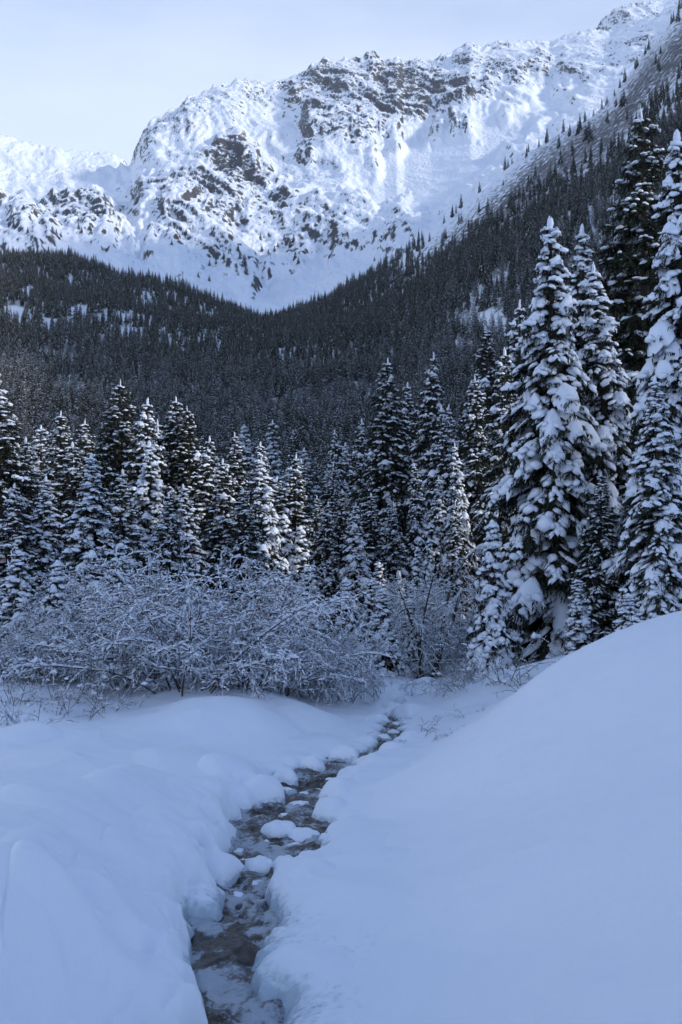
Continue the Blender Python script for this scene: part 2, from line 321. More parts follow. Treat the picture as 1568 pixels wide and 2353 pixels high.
def ground_z(x, y, full=False):
    x = np.asarray(x, float); y = np.asarray(y, float)
    r = np.hypot(x, y); az = np.arctan2(x, y)
    w = sstep(28, 46, r)
    zf = r * np.tan(np.radians(elev(r, az)))
    amp = np.clip((r - 60) / 300, 0, 1)
    zf = zf + amp * (12 * fbm(x / 130, y / 130, 4) + 2.2 * ridged(x / 35 + 3, y / 35, 2))
    tk = np.clip(((x - 80) * 12 + (y + 8.5) * -150) / (12 ** 2 + 150 ** 2), 0, 1)
    dk = np.hypot(x - 80 - 12 * tk, y + 8.5 + 150 * tk)
    zf = zf + (58 + 4 * perlin(x / 14, y / 14)) * np.exp(-(dk / 14) ** 2)  # knoll added out of view on the right to shade the foreground
    near = r < 50
    zn = np.zeros(x.shape); ice = np.zeros(x.shape)
    if near.any():
        xn, yn = x[near], y[near]
        zt = tps(xn, yn)
        zt = zt + .10 * fbm(xn / 2.3, yn / 2.3, 2) + .03 * fbm(xn / .8 + 5, yn / .8, 2) * sstep(-1, 2, 1.2 - xn * .2)
        left_ = sstep(-.4, -1.6, xn) * sstep(26, 20, yn)
        zt = zt + left_ * .45 * (.30 * (.45 - np.abs(perlin(xn * .42 + 2.1, yn * .30 + .4)) * 1.6) + .16 * (.45 - 1.7 * np.abs(perlin(xn * .8 + 5, yn * .6)))) * sstep(40, 8, yn)
        for mxp, myp, mdep, mr_, mh_, mst, *mex in MOUNDS:
            mx_, my_ = float(ray(mxp, myp)[0]) * mdep, mdep
            q = np.hypot(xn - mx_, (yn - my_) / mst) / mr_ * (1 + .35 * perlin(xn * .9 / mr_ + mxp, yn * .6 / mr_))
            zt = zt + mh_ * np.clip(1 - q * q, 0, 1) ** (mex[0] if mex else 1.4)
        zt = zt + .012 * ridged(xn * 1.6 + yn * .9, yn * .5 - xn * .3, 2) * sstep(.0, 1.2, xn)
        zw = z_water(yn)
        xl, xr = edges(yn)
        d = np.maximum(xl - xn, xn - xr)
        slope = np.where(yn > 14, .8, .95); d = d * slope
        d = d + (.16 * (1 - 3.0 * np.abs(perlin(xn * 1.7, yn * 1.3))) + .07 * (1 - 3 * np.abs(perlin(xn * 4.2, yn * 3.3)))) * np.exp(-np.abs(d) * 1.6)
        d = d - .06
        wl = .30
        lip = np.sqrt(np.clip(1 - (1 - np.clip(d / wl, 0, 1)) ** 2, 0, 1))
        soft = sstep(0, 1.5, d)
        top = np.maximum(zt, zw + .16 + .14 * soft + .10 * perlin(xn * 1.1, yn * 1.1 + 7))
        hb = top - zw
        # the bank keeps a rounded edge about .3 m high, then climbs to the surveyed surface
        edge_h = np.minimum(hb, np.where(xn < xl, .50, .42) + .16 * perlin(xn * .9, yn * .9))
        zb = zw + edge_h * lip + (hb - edge_h) * sstep(.05, 1.1, d)
        bed = zw - .12 - .25 * np.clip(-d / .5, 0, 1) + .05 * fbm(xn * 2, yn * 2, 2)
        z1 = np.where(d > 0, zb - .10 * (1 - lip), bed)
        icep = np.zeros(xn.shape)
        for cx, cy, pr, ph in PW:
            k = (np.abs(xn - cx) < pr * 1.6) & (np.abs(yn - cy) < pr * 3.6)
            if not k.any(): continue
            q = np.hypot((xn[k] - cx) / 1.15, (yn[k] - cy - pr * .6) / 1.7) / pr
            q = q * (1 + .5 * perlin(xn[k] * 1.1 / pr + cx * 9, yn[k] * .8 / pr) + .14 * perlin(xn[k] * 5 + 3, yn[k] * 5))
            cap = zw[k] - .12 + (ph + .12) * np.sqrt(np.clip(1 - q * q, 0, 1)) - np.where(q > 1, .4, 0)
            z0 = z1[k]; h_ = np.clip(.5 + .5 * (cap - z0) / .14, 0, 1)
            z1[k] = z0 * (1 - h_) + cap * h_ + .14 * h_ * (1 - h_)
        zn[near] = z1
        hw = z1 - zw
        ice[near] = np.clip(.98 - hw / np.where(yn < 10, .34, .17), 0, 1) * (d < 1.0)
    z = zn * (1 - w) + zf * w if near.any() else zf
    if full: return z, ice
    return z

# ---------------------------------------------------------------- ground sheet
az_in = np.linspace(np.arctan(ray(-130, 1176)[0]), np.arctan(ray(1700, 1176)[0]), 560)
az_l = np.linspace(-math.pi, az_in[0], 60)[:-1]; az_r = np.linspace(az_in[-1], math.pi, 110)[1:-1]
AZ = np.concatenate([az_l, az_in, az_r])
RR = np.concatenate([np.geomspace(1.2, 4.5, 24)[:-1], np.geomspace(4.5, 36, 400)[:-1], np.geomspace(36, 1500, 150)])
gr, ga = np.meshgrid(RR, AZ, indexing='ij')
gx, gy = gr * np.sin(ga), gr * np.cos(ga)
gz, gice = ground_z(gx, gy, True)
gpx, gpy = project(gx, np.maximum(gy, .1), gz)
SIL_X = [-200, 0, 150, 300, 480, 600, 750, 820, 900, 1000, 1080, 1160, 1250, 1330, 1400, 1450, 1480, 1520, 1568, 1800]
SIL_Y = [560, 580, 590, 625, 690, 725, 690, 655, 615, 545, 480, 410, 320, 270, 230, 160, 110, 80, 30, -150]
brush = np.where((gr > 120) & (gy > 0), np.exp(-((gpy - np.interp(gpx, SIL_X, SIL_Y) - 80) / 95) ** 2) * sstep(880, 1000, gpx) * .48 + .2 * sstep(150, 300, gr), 0)
verts = np.stack([gx, gy, gz], -1).reshape(-1, 3)
fc = grid_faces(len(RR), len(AZ), wrap=True)
vc = np.concatenate([verts, [[0, 0, float(ground_z(np.array([.01]), np.array([.01]))[0])]]])
me = mesh_np('ground', verts, fc, 4, M_GROUND, True, {'ice': gice, 'brush': brush})
link('snow_ground', me, kind='structure', label='deep smooth snow covering the stream banks and the valley floor')

# water sheet following the channel
wy = np.concatenate([np.linspace(-6, 5.5, 40)[:-1], np.linspace(5.5, 16, 330)[:-1], np.linspace(16, 38, 170)])
wu = np.linspace(0, 1, 70)
xl, xr = edges(wy); xl = xl - .35; xr = xr + .35
WX = xl[:, None] + (xr - xl)[:, None] * wu[None, :]; WY = np.repeat(wy[:, None], 70, 1)
wav = .06 * ridged(WX * 2.3 + .6 * fbm(WX, WY), WY * 1.3, 3) + .035 * fbm(WX * 8, WY * 5, 3)
WZ = z_water(WY) + wav - .035
foam = np.clip(.31 + .75 * fbm(WX * 2.0, WY * 1.3 + 3, 3) + .55 * (ridged(WX * 3.6 + 2 + fbm(WX * 2, WY * 2), WY * 2.6, 3) - .7), 0, 1)
me = mesh_np('stream_water', np.stack([WX, WY, WZ], -1).reshape(-1, 3), grid_faces(len(wy), 70), 4, M_WATER, True, {'foam': foam})
link('stream_water', me, kind='structure', label='dark shallow mountain stream with white riffles between snow banks')

# ---------------------------------------------------------------- mountains
def poly_mask(px, py, pts, soft=25):
    pts = np.array(pts, float); inside = np.zeros(px.shape, bool); dmin = np.full(px.shape, 1e9)
    for (x0, y0), (x1, y1) in zip(pts, np.roll(pts, -1, 0)):
        c = ((y0 > py) != (y1 > py)) & (px < (x1 - x0) * (py - y0) / (y1 - y0 + 1e-9) + x0); inside ^= c
        t = np.clip(((px - x0) * (x1 - x0) + (py - y0) * (y1 - y0)) / ((x1 - x0) ** 2 + (y1 - y0) ** 2), 0, 1)
        dmin = np.minimum(dmin, np.hypot(px - x0 - t * (x1 - x0), py - y0 - t * (y1 - y0)))
    return sstep(-soft, soft, np.where(inside, dmin, -dmin))
ROCKS = [([(640, 215), (720, 172), (860, 150), (1000, 165), (1062, 195), (1065, 285), (990, 300), (900, 345), (800, 360), (715, 385), (675, 300)], .36),
         ([(860, 150), (930, 150), (990, 240), (1040, 290), (960, 300), (900, 240)], .14), ([(1050, 130), (1110, 120), (1250, 165), (1130, 200), (1065, 190)], .22),
         ([(1062, 240), (1110, 205), (1180, 180), (1200, 195), (1120, 240), (1060, 285)], .42), ([(1210, 172), (1245, 165), (1265, 180), (1230, 192)], .5),
         ([(515, 340), (470, 395), (430, 460), (500, 520), (650, 520), (640, 470), (590, 430), (560, 370)], .34), ([(520, 380), (560, 370), (600, 440), (580, 480), (520, 450)], .32),
         ([(310, 385), (345, 305), (520, 215), (650, 205), (640, 260), (480, 300), (370, 350)], .20), ([(320, 500), (420, 470), (700, 520), (760, 600), (600, 720), (380, 640), (310, 560)], .22),
         ([(700, 500), (980, 540), (930, 620), (760, 640)], .20), ([(0, 500), (120, 490), (220, 480), (300, 575), (290, 610), (0, 610)], .34),
         ([(290, 450), (430, 420), (480, 480), (330, 500)], .16), ([(1080, 290), (1190, 240), (1260, 170), (1400, 110), (1500, 90), (1480, 150), (1300, 230)], .12), ([(1180, 262), (1215, 258), (1210, 278), (1185, 278)], .4)]
CALM = [([(820, 420), (950, 320), (1080, 300), (1250, 220), (1330, 220), (1180, 360), (1010, 510), (860, 490)], -.42), ([(0, 420), (300, 395), (330, 420), (240, 480), (0, 470)], -.35),
        ([(600, 690), (760, 630), (860, 610), (780, 660), (600, 720)], -.25), ([(300, 560), (330, 560), (340, 640), (310, 620)], -.4)]
def mountain(name, label, ridge, base, r0, rr, gtab, nc, ns, xlim, amp, ridge_amp, seed, rocks=True, rock0=.0):
    X = np.linspace(*xlim, nc); yr = np.interp(X, *ridge); yb = np.interp(X, *base)
    az = np.arctan(ray(X, 300 + 0 * X)[0])
    RD = np.interp(X, *rr)
    sx, gs = gtab
    S = np.concatenate([np.linspace(0, 1, ns), np.linspace(1, 1.25, 24)[1:]])
    s2, X2 = np.meshgrid(S, X, indexing='ij')
    prof = np.interp(np.minimum(s2, 1), sx, gs)
    yv = yb[None] + (yr - yb)[None] * prof
    rad = r0 + (RD - r0)[None] * s2
    x = rad * np.sin(az)[None]; y = rad * np.cos(az)[None]
    z = y * ray(X2, yv)[1]
    z = np.where(s2 > 1, z - (s2 - 1) * (RD - r0)[None] * .75, z)
    px, py = project(x, y, z)
    rock = np.full(x.shape, rock0)
    if rocks:
        rock += .095
        jx, jy = px + 45 * fbm(px / 60, py / 60, 3), py + 45 * fbm(px / 60 + 8, py / 60 + 3, 3)
        for p, v in ROCKS: rock += .85 * v * poly_mask(jx, jy, p, 38)
        for p, v in CALM: rock += v * poly_mask(jx, jy, p, 40)
    rough = np.clip(.42 + 1.1 * rock, .12, .85)
    k = amp * rough * np.where(s2 > .9, 1 + (ridge_amp - 1) * sstep(.9, 1, s2), 1) * sstep(-.05, .12, s2)
    wx, wy_ = x + 40 * fbm(x / 200, y / 200 + seed, 2), y + 40 * fbm(x / 200 + 9, y / 200, 2)
    # gullies and ribs running down the fall line
    wr = wx + .35 * wy_
    rib = (1 - 2 * np.abs(perlin(wr / 110 + seed, wy_ / 480))) + .6 * (1 - 2 * np.abs(perlin(wr / 34 + 4, wy_ / 150 + seed))) + .3 * (1 - 2 * np.abs(perlin(wr / 15 + 4, wy_ / 60 + seed)))
    z = z + k * (.5 * (ridged(wx / 360 + seed, wy_ / 360, 3, .4) - .6) + .62 * rib + .13 * ridged(x / 22, y / 30, 3, .6))
    z = z + sstep(.94, 1, s2) * 10 * np.clip(ridged(x / 26 + seed, y / 60, 3, .6) - .5, -.3, 1.2)
    me = mesh_np(name, np.stack([x, y, z], -1).reshape(-1, 3), grid_faces(len(S), nc), 4, M_MOUNT, True, {'rock': rock})
    link(name, me, kind='structure', label=label)
    return x[:ns], y[:ns], z[:ns]
RIDGE = ([-300, 0, 150, 250, 297, 303, 312, 325, 345, 400, 450, 500, 545, 600, 650, 690, 715, 750, 790, 830, 858, 885, 912, 930, 960, 990, 1040, 1082, 1110, 1150, 1200, 1265, 1300, 1360, 1400, 1450, 1568, 1900],
         [440, 422, 414, 402, 394, 388, 372, 335, 308, 272, 237, 217, 212, 210, 207, 192, 174, 167, 153, 152, 147, 160, 150, 166, 160, 158, 136, 114, 124, 120, 114, 118, 100, 88, 90, 70, 30, -150])
BASE = ([-300, 0, 300, 480, 600, 750, 900, 1050, 1200, 1568, 1900], [640, 640, 680, 740, 780, 750, 690, 620, 560, 470, 380])
MX, MY, MZ = mountain('snowy_mountain', 'broad snowy mountain with a jagged rocky ridge above the valley forest', RIDGE, BASE, 900.,
    ([-300, 297, 312, 500, 700, 1000, 1300, 1900], [1900, 2000, 2000, 2250, 2350, 2500, 2650, 2700]), ([0, .15, .3, .45, .6, .75, .88, 1], [0, .2, .38, .53, .67, .80, .90, 1]), 560, 330, (-260, 1760), 38, .55, 1.7)
mountain('far_snow_ridge', 'distant snowy ridge showing behind the left shoulder of the mountain', ([-300, 0, 40, 90, 150, 210, 262, 280, 300, 330, 420], [300, 320, 330, 344, 355, 361, 364, 376, 394, 420, 480]), ([-300, 420], [520, 560]), 2400.,
    ([-300, 420], [3300, 3300]), ([0, 1], [0, 1]), 200, 110, (-300, 400), 34, .35, 8.1, False, .16)
mountain('far_snowy_peak', 'rounded snowy peak rising behind the ridge at the upper right', ([1300, 1345, 1362, 1380, 1420, 1450, 1500, 1530, 1568, 1700, 1900], [150, 105, 84, 62, 31, 18, 15, 14, 0, -40, -80]), ([1300, 1900], [260, 200]), 2750.,
    ([1300, 1900], [3300, 3300]), ([0, 1], [0, 1]), 180, 110, (1300, 1850), 34, .35, 4.4, False, .16)

# ---------------------------------------------------------------- vegetation builders
UP = np.array([0, 0, 1.])
def nrm(v): return v / (np.linalg.norm(v, axis=-1, keepdims=True) + 1e-9)
class Buf:
    def __init__(s): s.v = []; s.f = []; s.n = 0
    def add(s, v, f):
        v = np.asarray(v, float).reshape(-1, 3); s.v.append(v); s.f.append(np.asarray(f, int).reshape(-1, 3) + s.n); s.n += len(v)
    def stamp(s, tv, tf, O, A, S, U):                      # many copies of a template: origin, axis, side, up (scaled vectors)
        if len(O) == 0: return
        v = O[:, None] + tv[None, :, 0, None] * A[:, None] + tv[None, :, 1, None] * S[:, None] + tv[None, :, 2, None] * U[:, None]
        f = tf[None] + (np.arange(len(O)) * len(tv))[:, None, None]
        s.add(v, f)
    def mesh(s, name, mat, smooth=True):
        return mesh_np(name, np.concatenate(s.v), np.concatenate(s.f), 3, mat, smooth)
def tri(q):
    q = np.asarray(q).reshape(-1, 4); return np.concatenate([q[:, [0, 1, 2]], q[:, [0, 2, 3]]])
def tube(buf, P, rad, k=6, cap=True):
    P = np.asarray(P, float); n = len(P); T = nrm(np.gradient(P, axis=0))
    ref = np.where(np.abs(T[:, 2:3]) > .9, np.array([[1., 0, 0]]), UP[None]); S = nrm(np.cross(T, ref)); U = np.cross(S, T)
    a = np.arange(k) * 2 * math.pi / k; rad = np.broadcast_to(rad, n)
    V = P[:, None] + rad[:, None, None] * (np.cos(a)[None, :, None] * S[:, None] + np.sin(a)[None, :, None] * U[:, None])
    f = tri(grid_faces(n, k, True)); V = V.reshape(-1, 3)
    if cap:
        V = np.concatenate([V, P[:1], P[-1:]]); j = np.arange(k); j2 = (j + 1) % k
        f = np.concatenate([f, np.stack([np.full(k, n * k), j2, j], 1), np.stack([np.full(k, n * k + 1), (n - 1) * k + j, (n - 1) * k + j2], 1)])
    buf.add(V, f)
def needle_template(n, seed):                              # a twig bristling with needle sprays, unit length along x
    g = np.random.default_rng(seed); V = []; F = []
    for i in range(n):
        x = (i + .5) / n * .95; ph = g.uniform(0, 6.28); l = g.uniform(.22, .36) * (1.1 - .5 * x)
        d = nrm(np.array([.75, math.cos(ph) * .8, math.sin(ph) * .6 - .25])); w = np.cross(d, nrm(g.normal(size=3))) * .055
        p = np.array([x, 0, 0]); k = len(V); V += [p - w, p + w, p + d * l]; F.append((k, k + 1, k + 2))
    k = len(V); V += [(0, .03, 0), (0, -.03, -.02), (0, 0, .03), (1.05, 0, 0)]; F += [(k, k + 1, k + 3), (k + 1, k + 2, k + 3), (k + 2, k, k + 3)]
    return np.array(V, float), np.array(F)
def snow_template(rings, k, seed):                         # a lumpy roll of snow lying along a twig: x along, y across, z up in units of its radius
    g = np.random.default_rng(seed); V = [(0.0, 0, .1)]
    for i in range(rings):
        t = (i + .7) / (rings + .4); rad = (math.sin(math.pi * t ** .8) ** .6) * g.uniform(.8, 1.2)
        for j in range(k):
            a = 2 * math.pi * (j + .5 * (i % 2)) / k; V.append((t, rad * math.cos(a), .35 + rad * (math.sin(a) * (.85 if math.sin(a) > 0 else .45))))
    V.append((1.02, 0, .1)); F = [(0, 1 + (j + 1) % k, 1 + j) for j in range(k)]
    for i in range(rings - 1):
        for j in range(k):
            a, b_ = 1 + i * k + j, 1 + i * k + (j + 1) % k; F += [(a, b_, b_ + k), (a, b_ + k, a + k)]
    e = len(V) - 1; F += [(e, 1 + (rings - 1) * k + j, 1 + (rings - 1) * k + (j + 1) % k) for j in range(k)]
    return np.array(V, float), np.array(F)
NEED = {'hero': [needle_template(11, i) for i in range(4)], 'mid': [needle_template(6, 10 + i) for i in range(3)]}
ROLL = {'hero': [snow_template(3, 6, i) for i in range(4)], 'mid': [snow_template(2, 4, 10 + i) for i in range(3)]}

def pad(buf, P, W, thick, g):                              # a heavy cushion of snow draped over a frond with scalloped lower edge
    nu, nv = 11, 9
    s = np.linspace(0, 1, nu); v = np.linspace(-1, 1, nv)
    idx = s * (len(P) - 1); C = np.stack([np.interp(idx, np.arange(len(P)), P[:, k]) for k in range(3)], 1)
    T = nrm(np.gradient(C, axis=0)); S = nrm(np.cross(T, UP)); Nn = np.cross(S, T)
    o = g.uniform(0, 50)
    wl = W * (np.sin(math.pi * np.clip(s * .9 + .1, 0, 1)) ** .55) * (1 + .45 * perlin(s * 4.5 + o, s * 0 + .5)); wr = W * (np.sin(math.pi * np.clip(s * .9 + .1, 0, 1)) ** .55) * (1 + .45 * perlin(s * 4.5 + o + 7, s * 0 + 3.5))
    ww = np.where(v[None] < 0, wl[:, None], wr[:, None]) * v[None]
    uu, vv = np.meshgrid(s, v, indexing='ij')
    th = thick * np.sqrt(np.clip(1 - vv ** 2, 0, 1)) * (np.sin(math.pi * np.clip(uu * .93 + .05, 0, 1)) ** .5) * (1 + .5 * perlin(uu * 3 + o, vv * 1.6 + o))
    droop = -W * .75 * np.abs(vv) ** 2.2 * (1 + .5 * perlin(uu * 7 + o, np.sign(vv) * 3 + .3)) - W * .12
    top = C[:, None] + ww[..., None] * S[:, None] + th[..., None] * (Nn[:, None] * .5 + UP * .6) + droop[..., None] * UP
    bot = C[:, None] + ww[:, ::2, None] * S[:, None] * .96 + (droop[:, ::2, None] - .03) * UP
    f1 = tri(grid_faces(nu, nv)[:, ::-1]); buf.add(top, f1); buf.add(bot, tri(grid_faces(nu, (nv + 1) // 2)))

def spruce(name, seed, H, width, load, lod='hero', bare=.08, padp=.5, gap=1.0):
    g = np.random.default_rng(seed); fol, sn, tr = Buf(), Buf(), Buf()
    lean = g.normal(size=2) * .012 * H
    zz = np.linspace(-.8, H, 12); tt = np.clip(zz / H, 0, 1)
    TP = np.stack([lean[0] * tt ** 2, lean[1] * tt ** 2, zz], 1)
    tube(tr, TP, .019 * H * (1 - tt) ** .85 + .012, 8 if lod == 'hero' else 5)
    nb = int(12.5 * H / gap) if lod == 'hero' else int(75 / gap)
    lob = g.uniform(0, 6.28, 3)
    O, A, LL, SN = [], [], [], []; pads = []
    ga = g.uniform(0, 6.28)
    for i in range(nb):
        t = bare + (1 - bare) * ((i + g.uniform(0, .8)) / nb) ** .92
        if t > .985: t = .985
        ga += 2.39996 + g.normal() * .35
        prof = ((1 - t) ** .88 * .95 + .045) * (1 - .25 * math.exp(-((t - bare) / .06) ** 2))
        Lb = width * H * prof * g.uniform(.62, 1.12) * (1 + .16 * math.sin(7 * t + lob[0]) * math.cos(ga + lob[1]))
        up0 = .15 + .45 * t - .25 * load; dr = (.42 + .5 * load) * g.uniform(.7, 1.3) * (1 - .35 * t)
        s = np.linspace(0, 1, 8); h = np.array([math.cos(ga), math.sin(ga), 0])
        c = np.array([lean[0] * t * t, lean[1] * t * t, t * H])
        P = c + h * (Lb * (s - .16 * s ** 2))[:, None] + UP * (Lb * (up0 * s - dr * s ** 1.7 + .10 * s ** 4))[:, None]
        tube(tr, P[[0, 3, 5, 7]], np.array([.012, .008, .006, .003]) * (1 + Lb), 3, False)
        T = nrm(np.gradient(P, axis=0)); sd = np.array([-h[1], h[0], 0])
        nk = (4 + int(Lb * 5)) if lod == 'hero' else 4
        for k in range(nk):
            q = .16 + .84 * (k + g.uniform(.1, .9)) / nk; j = q * 7; a = int(min(j, 6)); Pq = P[a] + (P[a + 1] - P[a]) * (j - a)
            for sg in (-1, 1):
                d = T[a] * g.uniform(.45, .8) + sg * sd * g.uniform(.55, .95) - UP * g.uniform(.1, .5 + .3 * load); d = nrm(d)
                O.append(Pq); A.append(d); LL.append(min(.95, Lb * .46 * (1.05 - q) ** .6 + .12) * g.uniform(.75, 1.2)); SN.append(1)
            if k % 2 == 0 or lod == 'hero':
                O.append(Pq - UP * .02); A.append(nrm(T[a] * g.uniform(.1, .6) - UP * g.uniform(.5, 1.) + sd * g.uniform(-.5, .5))); LL.append(min(.6, Lb * .3 + .12) * g.uniform(.7, 1.3)); SN.append(0)
        O.append(P[5]); A.append(nrm(P[7] - P[5] - UP * .02)); LL.append(np.linalg.norm(P[7] - P[5]) * 1.25); SN.append(1)
        if g.uniform() < padp and Lb > .25: pads.append((P, Lb))
    # leader
    O.append(np.array([lean[0], lean[1], H - .05])); A.append(np.array([0, 0, 1.])); LL.append(.035 * H); SN.append(0)
    O, A, LL = np.array(O), np.array(A), np.array(LL)
    S = nrm(np.cross(A, UP + 1e-3)); U = np.cross(S, A)
    pick = g.integers(0, len(NEED[lod]), len(O))
    fat = 1.0 if lod == 'hero' else 1.5
    for p, (tv, tf) in enumerate(NEED[lod]):
        m = pick == p; w = np.clip(LL[m], .18, .45 if lod == 'hero' else .7) * 1.15 * fat
        fol.stamp(tv, tf, O[m], A[m] * LL[m][:, None] * 1.1, S[m] * w[:, None], U[m] * w[:, None])
    has = (g.uniform(size=len(O)) < (.26 + .42 * load)) & (np.array(SN) == 1)
    pick = g.integers(0, len(ROLL[lod]), len(O))
    for p, (tv, tf) in enumerate(ROLL[lod]):
        m = (pick == p) & has; n = m.sum(); rad = (.032 + .062 * load) * g.uniform(.5, 1.6, n) * (.6 + .8 * np.clip(LL[m], 0, .8)) * (1 if lod == 'hero' else 2.0)
        frac = g.uniform(.3, .75, n)[:, None]
        Uw = nrm(U[m] * .5 + UP * .6)
        off = (g.uniform(0, .55, n) * LL[m])[:, None]
        sn.stamp(tv, tf, O[m] + UP * .008 + A[m] * off, A[m] * LL[m][:, None] * frac, S[m] * rad[:, None] * 1.5, Uw * rad[:, None])
    for P, Lb in pads:
        s0 = g.uniform(.25, .55); k = np.linspace(s0, g.uniform(.85, 1.03), 8) * 7
        Q = np.stack([np.interp(k, np.arange(8), P[:, c]) for c in range(3)], 1)
        if lod == 'hero': pad(sn, Q + UP * .02, min(Lb, 1.2) * g.uniform(.14, .30) * (.7 + .5 * load) + .03, (.07 + .13 * load) * (.5 + min(Lb, 1.3) * .5) * g.uniform(.6, 1.3), g)
        else: tube(sn, Q[[0, 2, 4, 6, 7]] + UP * .05, np.array([.02, .10, .13, .10, .02]) * Lb * (.6 + load), 5)
    tube(sn, np.array([[lean[0], lean[1], H - .02 * H], [lean[0], lean[1], H], [lean[0] + .01, lean[1], H + .012 * H], [lean[0] + .02, lean[1], H + .02 * H]]), np.array([.02, .06, .045, .012]) * (.3 + load) * g.uniform(.5, 1.6), 6)
    return (tr.mesh('trunk', M_BARK), fol.mesh('crown', M_NEEDLE, False), sn.mesh('snow', M_SNOW))

def place_tree(protos, x, y, h, proto_h, label, group=None, name='spruce_tree', wid=1.0, rot=None, cat='tree', z=None, sink=.25):
    if z is None: z = float(ground_z(np.array([x]), np.array([y]))[0]) - sink
    s = h / proto_h
    e = link(name, None, None, label, cat, group, loc=(x, y, z), rotz=rot if rot is not None else random.uniform(0, 6.28), scale=(s * wid, s * wid, s))
    e.empty_display_size = .2
    for nm, me in zip(('trunk', 'crown', 'snow'), protos): link(nm, me, e, kind='stuff' if nm == 'snow' else None)
    return e

HERO_H = 12.0
HEAVY = [spruce('h', 11, HERO_H, .255, .92, padp=.40, bare=.06), spruce('h', 12, HERO_H, .245, .8, padp=.34, bare=.10), spruce('h', 13, HERO_H, .235, .85, padp=.38)]
DARK = [spruce('d', 21, HERO_H, .29, .32, padp=.10, bare=.05), spruce('d', 22, HERO_H, .275, .42, padp=.14)]
MEDIUM = [spruce('m', 31, HERO_H, .28, .55, padp=.2, gap=1.25), spruce('m', 32, HERO_H, .265, .62, padp=.26, gap=1.25), spruce('m', 33, HERO_H, .29, .48, padp=.16, gap=1.25)]
SMALL_H = 4.0
SMALL = [spruce('s', 41, SMALL_H, .26, .9, padp=.62, bare=.02, gap=.75), spruce('s', 42, SMALL_H, .23, .75, padp=.45, bare=.02, gap=.75)]
MID_H = 11.0
MID = [spruce('f', 50 + i, MID_H, w, l, lod='mid', padp=.5, bare=.05) for i, (w, l) in enumerate(((.30, .45), (.27, .6), (.32, .4), (.29, .65)))]

